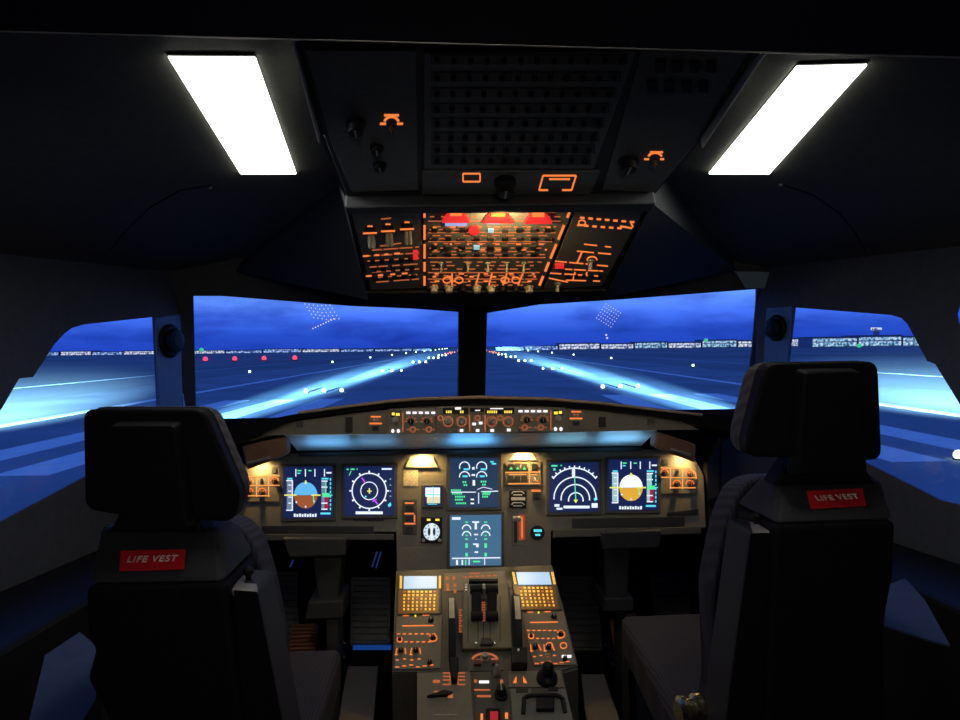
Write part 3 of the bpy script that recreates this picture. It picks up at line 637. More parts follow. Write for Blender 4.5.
for x, y in ((461.5, 430.5), (474, 424), (480.5, 423), (477.5, 430.5), (492, 430.5), (508.5, 430)): MB().rect(FCU, x - 1.7, y - 1.3, x + 1.7, y + 1.3, .006, .010).build('white_button', WHT, t)

# ------------------------------------------------------------------ main instrument panel
ip = thing('instrument_panel', 'wide grey-tan instrument panel carrying six screens under the glareshield', 'instrument panel', MAIN.P(475, 560))
MB().poly(MAIN, [(236, 468), (270, 454), (395, 450), (552, 448), (690, 450), (704, 475), (706, 528), (551, 531), (551, 570), (397, 578), (396, 532), (236, 532)], -.03, 0).build('main_plate', PANEL, ip, bevel=.002)
# tray slots and lower ledges
MB().poly(MAIN, [(262, 526), (374, 526.5), (374, 533), (262, 533)], 0, .006).build('tray_slot', SLOT, ip); MB().poly(MAIN, [(572, 519), (684, 517), (684, 526), (572, 528)], 0, .006).build('tray_slot', SLOT, ip)
MB().poly(MAIN, [(240, 534), (394, 534), (394, 540), (240, 541)], -.02, .012).build('lower_ledge', PANELD, ip, bevel=.002); MB().poly(MAIN, [(553, 530), (700, 527), (700, 534), (553, 538)], -.02, .012).build('lower_ledge', PANELD, ip, bevel=.002)
for x0, x1, y in ((353, 384, 520.2), (562, 598, 514)): MB().rect(MAIN, x0, y - .8, x1, y + .8, 0, .003).build('small_vent', SLOT, ip)
MB().poly(MAIN, [(667, 513), (698, 509), (698, 514), (667, 516)], 0, .004).build('small_vent', SLOT, ip)
# outboard panels
for s_, nm, P4 in ((-1, 'left', ((130, 440), (236, 466), (237, 560), (130, 590))), (1, 'right', ((706, 462), (722, 440), (775, 420), (790, 470), (770, 560), (709, 565)))):
    A = [atY(x, y, 2.0) for x, y in P4]; tt = thing('outboard_panel', 'dim grey panel at the %s end of the instrument panel' % nm, 'panel', A[0])
    MB().loft(A, [p + Vector((0, .03, 0)) for p in A]).build('plate', PANELD, tt, bevel=.003)
    if s_ > 0:
        fr = Fr((0, 2.0, 1), (1, 0, 0), (0, 0, 1)); MB().disc(fr, (713, 503), 5, 0, .004, 20, 5.5).build('round_vent', SLOT, tt)
        MB().line(fr, (722, 440), (716, 565), 1.2, 0, .003).build('seam', SLOT, tt)

def display(x0, y0, x1, y1, label, smat, sk=0):
    t = thing('display_screen', label, 'display', MAIN.P((x0 + x1) / 2, y1))
    e = 3.2; MB().poly(MAIN, [(x0 - e, y1 + e), (x1 + e, y1 + e + sk), (x1 + e, y0 - e + sk), (x0 - e, y0 - e)], 0, .008).build('bezel', PANELD, t, bevel=.002)
    MB().poly(MAIN, [(x0, y1), (x1, y1 + sk), (x1, y0 + sk), (x0, y0)], .006, .0086).build('screen', smat, t); return t
h0, h1 = .0086, .0092
def pfd(x0, y0, label, sky, earth, tape):
    t = display(x0, y0, x0 + 49, y0 + 51, label, SCR, -.8); X = lambda u: x0 + u; Y = lambda v: y0 + v
    cx, cy, r = X(22.3), Y(28), 11.6
    MB().disc(MAIN, (cx, cy), r, h0, h1, 20, 13, 0, 180).build('attitude_sky', sky, t)
    MB().disc(MAIN, (cx, cy + .3), r, h0, h1, 20, 13, 180, 360).build('attitude_earth', earth, t)
    MB().rect(MAIN, X(3.5), Y(14), X(9), Y(42), h0, h1).build('speed_tape', tape, t); MB().rect(MAIN, X(38), Y(14), X(43), Y(42), h0, h1).build('altitude_tape', tape, t)
    MB().rect(MAIN, X(41), Y(30), X(45), Y(42), h0, h1 + .0003).build('red_tape', GRED, t)
    g = MB().line(MAIN, (X(9), Y(14)), (X(9), Y(43)), 1.1, h0, h1 + .0003).line(MAIN, (X(3), Y(43)), (X(9.5), Y(43)), 1.2, h0, h1 + .0003).line(MAIN, (X(3), Y(13.5)), (X(9.5), Y(13.5)), 1.2, h0, h1 + .0003)
    for u in (12.5, 22, 31.5, 41): g.line(MAIN, (X(u), Y(2)), (X(u), Y(9.5)), 1, h0, h1)
    for v in (18, 24, 30, 36): g.line(MAIN, (X(5), Y(v)), (X(8), Y(v)), 1, h0, h1 + .0004)
    for v in (14, 20, 36, 42): g.line(MAIN, (X(38), Y(v)), (X(44), Y(v)), 1.2, h0, h1 + .0004)
    for k in range(9): g.rect(MAIN, X(10.5 + k * 2.6), Y(46.4 + (k % 2) * .5), X(12.3 + k * 2.6), Y(49.6), h0, h1)
    g.rect(MAIN, X(43), Y(5), X(48), Y(6.5), h0, h1); g.disc(MAIN, (X(13), Y(35)), .9, h0, h1 + .0005, 8); g.disc(MAIN, (cx, Y(39.5)), .9, h0, h1 + .0005, 8); g.disc(MAIN, (X(30.5), Y(34)), .9, h0, h1 + .0005, 8)
    g.build('white_marking', GW, t)
    g = MB().line(MAIN, (X(1), Y(28)), (X(13), Y(28)), 1.3, h0, h1 + .0006).line(MAIN, (X(28), Y(28)), (X(37), Y(28)), 1.3, h0, h1 + .0006).line(MAIN, (cx, Y(13.5)), (cx, Y(17)), 1.6, h0, h1 + .0006); g.build('yellow_marking', GY, t)
    g = MB().rect(MAIN, X(39), Y(26), X(46), Y(30), h0, h1 + .0008).line(MAIN, (X(42.3), Y(15)), (X(42.3), Y(27)), .9, h0, h1 + .0006).line(MAIN, (X(30), Y(29)), (X(30.5), Y(36)), .9, h0, h1 + .0006).rect(MAIN, X(14), Y(3), X(18), Y(4.2), h0, h1).rect(MAIN, X(25), Y(3), X(28), Y(4.2), h0, h1); g.build('green_marking', GG, t)
    g = MB().rect(MAIN, X(4), Y(10.8), X(9), Y(12.4), h0, h1).rect(MAIN, X(38), Y(10.8), X(45), Y(12.4), h0, h1).rect(MAIN, X(37), Y(45.3), X(47), Y(47.2), h0, h1).rect(MAIN, X(14), Y(5.6), X(17), Y(6.8), h0, h1)
    for k in range(8): g.rect(MAIN, X(46.3), Y(11 + 4.2 * k), X(47.6), Y(13.6 + 4.2 * k), h0, h1)
    g.line(MAIN, (X(44), Y(28)), (X(49), Y(28)), 1, h0, h1); g.build('cyan_marking', GC, t)
pfd(284, 467.5, 'attitude screen at the far left with blue sky over brown earth', GSKY, GEARTH, GT)
pfd(608, 460, 'attitude screen at the far right with white sky over golden earth', GSKY2, GEARTH2, GT2)
# left navigation display (full rose)
t = display(345, 467, 394.5, 516, 'navigation screen with a full white compass ring, on the left side', SCR, -.6); cx, cy = 369.5, 491.2
g = MB().arc(MAIN, (cx, cy), 17, 0, 360, 1.2, h0, h1, 40, 17.5)
for a in range(0, 360, 30): g.line(MAIN, (cx + 17 * math.cos(R(a)), cy - 17.5 * math.sin(R(a))), (cx + 19.6 * math.cos(R(a)), cy - 20 * math.sin(R(a))), 1.6, h0, h1)
g.arc(MAIN, (cx, cy), 8.4, 0, 360, .9, h0, h1, 30, 8.8).rect(MAIN, 382, 468.6, 392, 470.2, h0, h1).rect(MAIN, 356, 511.7, 383, 514.5, h0, h1).build('compass_ring_marking', GW, t)
for i, y in enumerate((479, 485, 491, 496.5)): pass
MB().rect(MAIN, 390, 479, 391.3, 480, h0, h1).rect(MAIN, 390, 485, 391.3, 486, h0, h1).rect(MAIN, 390, 491, 391.3, 492, h0, h1).rect(MAIN, 390, 496, 391.3, 497, h0, h1).build('grey_dot_marking', GT2, t)
MB().line(MAIN, (362, 478), (366, 483.5), 1.4, h0, h1).line(MAIN, (373, 498.5), (378, 504.5), 1.4, h0, h1).line(MAIN, (372.5, 502), (377, 499.5), 1.2, h0, h1).build('magenta_pointer', GM, t)
MB().line(MAIN, (369.7, 488.5), (369.7, 494), 1.2, h0, h1).line(MAIN, (367.5, 491.5), (372, 491.5), 1.2, h0, h1).build('aircraft_symbol', GY, t)
MB().rect(MAIN, 347, 469.2, 349, 470.4, h0, h1).rect(MAIN, 351, 469, 355, 470.4, h0, h1).line(MAIN, (349.5, 476), (351.5, 471.5), .8, h0, h1).rect(MAIN, 357, 469, 358, 470.2, h0, h1).build('green_marking', GG, t)
MB().poly(MAIN, [(388, 505), (391, 502.5), (391.5, 506), (389, 507.5)], h0, h1).disc(MAIN, (366, 497), 1.1, h0, h1, 8).build('cyan_marking', GC, t)
# right navigation display (arcs)
t = display(549, 463.5, 598, 512.5, 'navigation screen with nested white arcs, on the right side', SCR, -.8); cx, cy = 574.5, 501
g = MB()
g.arc(MAIN, (574, 496), 27, 38, 142, 1.3, h0, h1, 24, 27.5)
for a in range(40, 141, 10): g.line(MAIN, (574 + 27 * math.cos(R(a)), 496 - 27.5 * math.sin(R(a))), (574 + 29.5 * math.cos(R(a)), 496 - 30 * math.sin(R(a))), 1.3, h0, h1)
g.arc(MAIN, (574.5, 499), 21, -2, 182, 1.2, h0, h1, 24, 21.5).arc(MAIN, (574.8, 499.5), 14.2, -5, 185, 1.2, h0, h1, 20, 14.6).arc(MAIN, (575.3, 500.5), 7.3, -10, 190, 1.2, h0, h1, 16, 7.5)
g.rect(MAIN, 571.5, 468.5, 574.5, 477.5, h0, h1).rect(MAIN, 563, 506, 589, 508.7, h0, h1).rect(MAIN, 554, 504.5, 559, 507, h0, h1).rect(MAIN, 556, 508, 562, 510, h0, h1).rect(MAIN, 591, 503.5, 597, 508, h0, h1).build('range_arc_marking', GW, t)
MB().line(MAIN, (574, 477), (575.3, 501), 1, h0, h1 + .0003).rect(MAIN, 551, 465.5, 557, 467, h0, h1).rect(MAIN, 553, 468.5, 555, 471, h0, h1).rect(MAIN, 560, 465.3, 561.5, 466.5, h0, h1).build('track_line', GG, t)
MB().poly(MAIN, [(573, 500), (577.5, 500), (575.3, 503.5)], h0, h1 + .0004).build('aircraft_symbol', GY, t)
MB().poly(MAIN, [(593, 499), (596, 497), (597, 500), (594, 501.5)], h0, h1).build('cyan_marking', GC, t)
# upper ECAM
t = display(449.5, 459, 498.5, 508, 'upper centre screen with four engine dials and green text lines', SCR2, -.6)
g = MB()
for x in (464.5, 481.5): g.arc(MAIN, (x, 467.5), 5, -30, 200, 1.1, h0, h1, 16, 5.2).arc(MAIN, (x, 477), 5, 0, 190, 1.1, h0, h1, 14, 5)
g.rect(MAIN, 472, 467.5, 474.5, 470, h0, h1).rect(MAIN, 471.5, 474.5, 475, 476.3, h0, h1).line(MAIN, (451, 492.5), (476, 492.5), .9, h0, h1).line(MAIN, (481, 492), (498, 491.5), .9, h0, h1).line(MAIN, (478.5, 493), (478.5, 504), .9, h0, h1)
g.rect(MAIN, 472.5, 480.5, 475, 486, h0, h1).line(MAIN, (477, 490), (483, 487.5), .7, h0, h1).line(MAIN, (483, 487.5), (492, 489.5), .7, h0, h1).rect(MAIN, 470.5, 499, 474, 500.5, h0, h1).rect(MAIN, 470.5, 503, 474, 504.5, h0, h1).build('dial_arc_marking', GW, t)
g = MB()
for x in (464.5, 481.5): g.rect(MAIN, x - 1, 468.8, x + 5, 470.6, h0, h1 + .0003).rect(MAIN, x - 2, 475.8, x + 3, 477.6, h0, h1 + .0003)
g.rect(MAIN, 490, 461.5, 493.5, 463, h0, h1).rect(MAIN, 491.5, 463.5, 496, 465, h0, h1).build('cyan_marking', GC, t)
g = MB()
for x0, x1, y in ((451, 461, 490.6), (452, 462, 494), (455, 464, 497), (455, 462, 500), (456, 465, 503.6), (482, 490, 494.5), (482, 488, 497), (483, 491, 492.9), (462.5, 467, 482.5), (463.5, 466.5, 485.5), (480.5, 486, 482), (482, 486, 485)):
    x = x0
    while x < x1 - .5: g.rect(MAIN, x, y - .9, x + 1.5, y + .9, h0, h1); x += 2.1
g.build('green_text', GG, t)
# lower ECAM
t = display(450, 515.5, 501, 566, 'lower centre screen, teal, with paired dials in a column', SCR3, -.6)
g = MB()
for x in (466.5, 485.5): g.arc(MAIN, (x, 529.5), 4.2, 0, 180, 1.2, h0, h1, 12, 4.4).arc(MAIN, (x, 536), 4.2, 0, 180, 1.2, h0, h1, 12, 4.4)
g.rect(MAIN, 452, 517.4, 460.5, 520, h0, h1).rect(MAIN, 472, 521.5, 479, 523, h0, h1).rect(MAIN, 474.5, 523, 476.8, 529.5, h0, h1).rect(MAIN, 474, 534, 478, 535.4, h0, h1).rect(MAIN, 475.3, 538.6, 476.5, 540, h0, h1).rect(MAIN, 473, 543.6, 478.5, 545, h0, h1).rect(MAIN, 476, 545, 478.5, 547.4, h0, h1).rect(MAIN, 474.5, 551.4, 478, 553, h0, h1)
g.line(MAIN, (452, 558.5), (500, 557.8), 1.2, h0, h1).line(MAIN, (484.5, 558.5), (484.5, 565), .9, h0, h1).line(MAIN, (469, 558.5), (469, 565), .9, h0, h1).rect(MAIN, 456, 560, 458, 565, h0, h1).rect(MAIN, 461.5, 560, 463, 565, h0, h1).build('white_marking', GW, t)
g = MB()
for x in (466.5, 485.5): g.rect(MAIN, x - 1.5, 531, x + 1.5, 532.5, h0, h1).rect(MAIN, x - 1, 535, x + 1, 536.3, h0, h1).rect(MAIN, x - 1.5, 538.6, x + 1.5, 540, h0, h1).rect(MAIN, x - 1.3, 543.5, x + 1.3, 548, h0, h1).rect(MAIN, x - 1.2, 553, x + 1.2, 556.5, h0, h1).rect(MAIN, x - 1.5, 521.8, x + 1.5, 523, h0, h1)
g.rect(MAIN, 473, 560.8, 480, 562.4, h0, h1).rect(MAIN, 465, 560, 466.3, 565, h0, h1).build('green_marking', GG, t)

# lamp pools painted as cream plates above the standby column and gear column
for x0, x1, y0, y1, l in ((405, 438, 457, 468, 'painted cream pool of lamp light under the hood, left of the upper centre screen'), (509, 537, 454, 461, 'painted cream pool of lamp light under the hood, right of the upper centre screen')):
    t = MB().poly(MAIN, [(x0, y1), (x1, y1), (x1 - 5, y0), (x0 + 5, y0)], 0, .008).build('light_pool_plate', mat('light_pool_cream', (.62, .55, .36), .5), None, bevel=.002); tag(t, l, 'plate')
# lighting knob panels (outer)
def lightpanel(x0, y0, s, side):
    t = thing('lighting_knob_panel', 'small panel of dark knobs in orange lit boxes at the far %s' % side, 'control panel', MAIN.P(x0 + 18, y0 + 34))
    X = lambda u: x0 + (u if s > 0 else 37 - u)
    P = [(X(0), y0 + 35), (X(37), y0 + 35), (X(37), y0 - 1), (X(9), y0 - 1), (X(0), y0 + 6)]
    MB().poly(MAIN, P if s > 0 else P[::-1], 0, .004).build('face_plate', PANEL, t, bevel=.001)
    g = MB(); b = .004
    for p, q in (((6, 10), (37, 9)), ((14, 10), (14, 30)), ((26, 10), (26, 30)), ((0, 19), (37, 18.5)), ((1, 29), (27, 29)), ((6, 10), (1, 14)), ((1, 14), (0, 20))): g.line(MAIN, (X(p[0]), y0 + p[1]), (X(q[0]), y0 + q[1]), .95, b, b + .001)
    g.build('orange_line_marking', LNY, t)
    for u, v in ((6.5, 16), (32, 15), (6.5, 26), (19.5, 26)):
        MB().arc(MAIN, (X(u), y0 + v - .5), 3.9, 0, 180, .9, b, b + .001, 12, 4).build('dial_ring', ORG, t)
        knob(MAIN, (X(u), y0 + v), 2.6, .014, 'knob', mat('knob_maroon', (.12, .02, .01), .5) if (u, v) == (6.5, 16) and 'knob_maroon' not in MATS else MATS.get('knob_maroon', BLACK), t, b)
    MB().rect(MAIN, min(X(29), X(33.5)), y0 + 1, max(X(29), X(33.5)), y0 + 6, b, b + .003).build('button', PANELD, t)
    MB().disc(MAIN, (X(19.5), y0 + 13.5), 1.6, b, b + .005, 10, 2).build('button', BLACK, t)
lightpanel(243, 467, 1, 'left'); lightpanel(659, 459, -1, 'right')
# standby column
t = thing('standby_display', 'small square standby screen left of the centre screens', 'display', MAIN.P(433, 507))
MB().rect(MAIN, 421.5, 484.5, 443.5, 508.5, 0, .008).build('bezel', PANELD, t, bevel=.003)
MB().rect(MAIN, 424, 486.5, 441.5, 506, .008, .009).build('screen', SCR, t); MB().rect(MAIN, 425.5, 488, 440, 497, .009, .0096).build('attitude_sky', GSKY2, t); MB().rect(MAIN, 427, 497, 440, 503.5, .009, .0096).build('attitude_earth', emat('graphic_beige', (.75, .68, .45), 1), t)
MB().line(MAIN, (433.3, 487), (433.3, 504), .9, .009, .0101).line(MAIN, (425, 495), (440, 495), .9, .009, .0101).line(MAIN, (428, 504.5), (437, 504.5), .8, .009, .0101).build('scale_lines', GC, t)
t = thing('rotary_compass', 'round white compass dial under the small standby screen', 'instrument', MAIN.P(431.5, 543))
MB().rect(MAIN, 421, 517, 442, 543, 0, .008).build('housing', BLACK, t, bevel=.003)
MB().disc(MAIN, (431.7, 532), 8.2, .008, .010, 28, 8.6).build('dial', WHT if False else emat('dial_white_lit', (.6, .75, .9), 1.0), t)
g = MB().disc(MAIN, (429.2, 532), 1.3, .010, .011, 12, 4).disc(MAIN, (434.2, 532), 1.3, .010, .011, 12, 4)
for a in range(0, 360, 30): g.line(MAIN, (431.7 + 6 * math.cos(R(a)), 532 - 6.3 * math.sin(R(a))), (431.7 + 7.6 * math.cos(R(a)), 532 - 8 * math.sin(R(a))), .7, .010, .011)
g.build('marking', SLOT, t); MB().line(MAIN, (431.7, 524), (431.7, 540), 1.1, .010, .0115).build('needle', WHT, t)
MB().rect(MAIN, 427, 519, 430.5, 521, .008, .009).rect(MAIN, 435.5, 519, 439.5, 521, .008, .009).build('yellow_digit_lettering', YEL, t)
for x in (423.5, 439.8): MB().disc(MAIN, (x, 540.5), 1.8, .008, .013, 12).build('corner_knob', KNOBL, t)
tag(MB().rect(MAIN, 403.5, 469.5, 418, 486, 0, .002).build('placard', mat('cream_placard', (.42, .37, .25), .6, nscale=300, noise=.5)), 'small square cream placard above the red-lit switches', 'placard')
t = thing('left_switch_column', 'narrow column of dark switches with orange edges, left of the compass dial', 'switch panel', MAIN.P(409.5, 534))
MB().rect(MAIN, 403, 499.5, 417, 534.5, 0, .003).build('face_plate', PANELD, t, bevel=.001)
for y in (506, 516.5, 527): MB().rect(MAIN, 406, y, 413.5, y + 5.5, .003, .008).build('switch', SLOT, t)
MB().rect(MAIN, 405, 502.5, 414, 504, .003, .004).rect(MAIN, 404.5, 513, 414, 514.5, .003, .004).rect(MAIN, 404.5, 523, 415.5, 524.5, .003, .004).rect(MAIN, 414, 515, 415.3, 522, .003, .004).build('legend_lettering', ORG, t)
# gear column
t = thing('gear_lamp_panel', 'amber lit panel with three green lamps above the gear lever', 'control panel', MAIN.P(523, 485))
MB().rect(MAIN, 505, 461.3, 541, 486, 0, .004).build('face_plate', PANEL, t, bevel=.001)
for i in range(3):
    b = MB().rect(MAIN, 508 + 6.6 * i, 464.3, 513.6 + 6.6 * i, 471, .004, .008).build('gear_lamp', SLOT, t); MB().poly(MAIN, [(508.8 + 6.6 * i, 470), (512.8 + 6.6 * i, 470), (510.8 + 6.6 * i, 467.2)], .008, .009).build('green_triangle', GRNL, b)
    MB().rect(MAIN, 508 + 6.6 * i, 476, 513.6 + 6.6 * i, 482.5, .004, .008).build('pushbutton', SLOT, t)
MB().rect(MAIN, 531.5, 464, 536.5, 470, .004, .008).build('pushbutton', SLOT, t)
MB().line(MAIN, (505, 472.7), (540, 472.2), 1.2, .004, .005).line(MAIN, (529.4, 461.8), (529.4, 484), 1.2, .004, .005).line(MAIN, (508, 484), (540, 483.6), 1.2, .004, .005).line(MAIN, (513, 462.6), (521, 462.6), 1, .004, .005).line(MAIN, (531, 475), (537, 475), 1, .004, .005).line(MAIN, (533, 480.5), (538, 481), 1.4, .004, .005).line(MAIN, (509, 474.8), (526, 474.6), 1, .004, .005).build('orange_line_marking', LNY, t)
toggle(MAIN, (535, 479), 1.8, .012, t, KNOBC, .004)
t = thing('brake_pressure_gauge', 'small black gauge with pale outlined scales below the amber panel', 'gauge', MAIN.P(518, 508))
MB().rect(MAIN, 509.5, 490, 526.5, 508, 0, .006).build('housing', BLACK, t, bevel=.002)
g = MB()
for y in (493.5, 504.5):
    for a, b in (((513, y - 1.6), (522, y - 1.6)), ((513, y + 1.6), (522, y + 1.6)), ((513, y - 1.6), (511.5, y + .5)), ((522, y - 1.6), (524, y + .5))): g.line(MAIN, a, b, 1, .006, .007)
g.rect(MAIN, 511, 497.5, 525, 500.5, .006, .007).build('scale_marking', mat('pale_scale', (.7, .66, .6), .5), t)
t = thing('rocker_switch', 'small dark switch with an orange bar right of the gauge', 'switch', MAIN.P(536, 500)); MB().rect(MAIN, 532, 492, 540, 500, 0, .003).build('plate', PANELD, t); MB().rect(MAIN, 533.5, 493, 538.5, 498.6, .003, .009).build('switch', SLOT, t); MB().rect(MAIN, 531.5, 489.8, 540.5, 491.6, 0, .003).build('legend_lettering', ORG, t)
t = thing('landing_gear_lever', 'short lever with a red-orange lit strip beside a dark slot', 'lever', MAIN.P(520, 545))
MB().rect(MAIN, 512, 512, 527, 546, 0, .003).build('face_plate', PANEL, t, bevel=.001); MB().rect(MAIN, 514, 518, 517, 543, .003, .0035).build('slot', SLOT, t); MB().rect(MAIN, 519, 515, 524.5, 540, .003, .005).build('red_strip', emat('gear_strip_red', (.5, .06, .02), .7), t)
MB().line(MAIN, (521.8, 517), (521.8, 538), 1.1, .005, .006).build('arrow_line', ORG, t)
p = MAIN.P(515.5, 520, .003); MB().cyl(p, p + MAIN.n * .04, .003).build('stem', KNOBL, t); MB().cyl(p + MAIN.n * .04 - MAIN.u * .012, p + MAIN.n * .04 + MAIN.u * .012, .008).build('wheel_grip', KNOBL, t)
t = thing('clock', 'small round dark clock with cyan digits right of the gear lever', 'clock', MAIN.P(537.5, 541))
MB().disc(MAIN, (537.3, 533), 7.2, 0, .006, 24, 7.4).build('case', BLACK, t); MB().rect(MAIN, 533.5, 529.5, 541.5, 532, .006, .007).rect(MAIN, 535, 534, 540, 536, .006, .007).build('digit_lettering', GC, t)

# warm flood lamps under the hood
def plight(name, loc, e, c, r=.01):
    l = bpy.data.lights.new(name, 'POINT'); l.energy = e; l.color = c; l.shadow_soft_size = r; o = bpy.data.objects.new(name, l); col.objects.link(o); o.location = loc; return o
WARM = (1, .68, .28)
for px, py, e, tgt in ((422, 452, 2.2, (424, 485)), (522, 450, 2.2, (523, 482)), (262, 462, 1.3, (262, 490)), (683, 455, 1.3, (678, 485))):
    a = MAIN.P(px, py, .035); spot('hood_flood_lamp', a, MAIN.P(*tgt), e, WARM, 150, 1, .008)
def arealight(name, loc, target, e, c, sx, sy):
    l = bpy.data.lights.new(name, 'AREA'); l.shape = 'RECTANGLE'; l.size = sx; l.size_y = sy; l.energy = e; l.color = c
    o = bpy.data.objects.new(name, l); col.objects.link(o); o.location = loc; o.rotation_euler = (Vector(target) - Vector(loc)).to_track_quat('-Z', 'Y').to_euler()
for px, e, wd, c_ in ((322, 0.085, .12, (.16, .5, .95)), (374, 0.035, .11, (.18, .5, .85)), (473, 0.14, .125, (.12, .5, 1)), (573, 0.045, .11, (.25, .62, .8)), (628, 0.095, .12, (.2, .6, 1))):
    m_ = FCU.P(px, 433.5 - (px - 473) * .0135) + Vector((0, .075, -.034)); arealight('screen_glow_fill', m_ + Vector((0, -.41, -.91)) * .03, m_, e, c_, wd, .06)  # added fills imitating the screens' blue reflection on the satin strip
spot('console_flood_lamp', OVER.P(500, 205, .05), OVER.P(500, 222), 3.2, WARM, 150, 1, .01)

# ------------------------------------------------------------------ pedestal
pd = thing('centre_pedestal', 'grey-olive console running back between the two seats', 'pedestal', (0.0, 1.6, 0))
pdp = [(397, 576), (552, 570), (566, 620), (578, 668), (562, 672), (577, 740), (582, 765), (417, 765), (417, 672), (392, 672), (394, 620)]
A = [PED.P(*p) for p in pdp]
MB().loft([Vector((p.x, p.y, max(.0, p.z - .42))) for p in A], [p + Vector((0, 0, -.004)) for p in A]).build('body', PANELD, pd)
MB().poly(PED, [(396, 571), (552, 565), (566, 618), (578, 666), (562, 670), (576, 735), (417, 735), (417, 672), (393, 672), (394, 620)], -.004, 0).build('top_plate', PANELD, pd, bevel=.001)
MB().poly(MAIN, [(397, 548), (446, 547), (446, 572), (397, 574)], 0, .003).build('blank_plate', PANEL, pd, bevel=.001)
def fmkeys(x0, y0, dx, side):
    # dx: skew in pixels per row downwards
    t = thing('flight_computer_keyboard', 'amber-lit keyboard with a pale blue screen on the %s of the console' % side, 'keyboard unit', PED.P(x0 + 18, y0 + 40))
    S = lambda u, v: (x0 + u + dx * v, y0 + v)
    MB().poly(PED, [S(-3, 38), S(41, 37), S(41, -3), S(-3, -2)], 0, .007).build('housing', PANELD, t, bevel=.0015)
    MB().poly(PED, [S(3, 12.5), S(36, 12), S(36, 0), S(3, 0)], .007, .009).build('screen', SCRP, t)
    for u in (-1, 38):
        for v in range(5): MB().poly(PED, [S(u, v * 2.5 + 1.8), S(u + 2.2, v * 2.5 + 1.8), S(u + 2.2, v * 2.5), S(u, v * 2.5)], .007, .010).build('side_key', AMB, t)
    for r in range(6):
        for c in range(8):
            u = 3 + c * 4.3; v = 15 + r * 3.5; w_ = 1.6 if r > 1 else 2.3
            MB().poly(PED, [S(u, v + 1.35), S(u + w_, v + 1.35), S(u + w_, v), S(u, v)], .007, .010).build('key', AMB if (r * 3 + c * 5) % 7 else ORGD, t)
    MB().poly(PED, [S(-2, 37), S(38, 36.4), S(38, 14), S(-2, 14)], .007, .0076).build('key_bed', emat('key_bed_brown', (.10, .035, .002), 1.0) if 'key_bed_brown' not in MATS else MATS['key_bed_brown'], t)
fmkeys(401, 578.5, -.02, 'left'); fmkeys(513, 574.5, .2, 'right')
def radio(x0, y0, dx, w_, side):
    t = thing('radio_panel', 'radio panel with orange dashed rows and dark knobs on the %s of the console' % side, 'radio panel', PED.P(x0 + w_ / 2, y0 + 55))
    S = lambda u, v: (x0 + u + dx * v, y0 + v); q = w_ / 47
    MB().poly(PED, [S(0, 55), S(w_, 54), S(w_, 0), S(0, 0)], 0, .003).build('face_plate', PANEL, t, bevel=.001)
    g = MB(); b = .003
    g.line(PED, S(6, 1.6), S(12, 1.5), 1.0, b, b + .001).line(PED, S(26 * q, 1.2), S(33 * q, 1.0), 1.0, b, b + .001).line(PED, S(6, 12), S(38 * q, 11.4), .9, b, b + .001)
    for i in range(7): g.line(PED, S(1 + i * 6 * q, 20), S(4.2 + i * 6 * q, 19.8), .9, b, b + .001)
    for i in range(6): g.line(PED, S(3 + i * 6 * q, 28), S(6 + i * 6 * q, 27.8), .9, b, b + .001)
    g.arc(PED, S(4, 25.5), 2.6, 0, 360, .85, b, b + .001, 12, 2.6).arc(PED, S(38 * q, 24), 4, -150, 150, .9, b, b + .001, 14, 3.4)
    for i in range(2):
        u = (6 + 15 * i) * q
        g.line(PED, S(u - 4, 34), S(u - 5, 40), 1, b, b + .001).line(PED, S(u + 4, 34), S(u + 5, 40), 1, b, b + .001).line(PED, S(u - 6, 40.5), S(u - 3, 40.5), .9, b, b + .001)
    for i in range(4): g.line(PED, S(1 + i * 7.5 * q, 46 + (i % 2) * -1), S(4 + i * 7.5 * q, 46 + (i % 2) * -1), .85, b, b + .001)
    for i in range(6): g.line(PED, S(1 + i * 7 * q, 53 + (i % 3) * -1), S(5 + i * 7 * q, 53 + (i % 3) * -1), .85, b, b + .001)
    g.build('orange_lettering', ORG, t)
    for u, v, r in ((4, 25.5, 1.8), (38 * q, 24, 2.6), (6 * q, 37, 2.8), (21 * q, 37, 2.8), (36 * q, 49, 2.6), (35 * q, 6.5, 3)): knob(PED, S(u, v), r, .010, 'knob', BLACK, t, b)
    MB().disc(PED, S(19 * q, 2.2), .85, b, b + .003, 8).build('lamp', YEL, t)
    if side == 'right':
        MB().rect(PED, *S(30, 44.6), *S(34, 47.2), b, b + .001).rect(PED, *S(35.5, 44.6), *S(39, 47.2), b, b + .001).build('white_digit_lettering', WHT, t)
        for u in (20, 34): MB().arc(PED, S(u, 35), 3.2, 0, 360, .85, b, b + .001, 12, 3).build('dial_ring', ORG, t)
radio(397, 615, -.05, 46, 'left'); radio(521, 611.5, .24, 42, 'right')
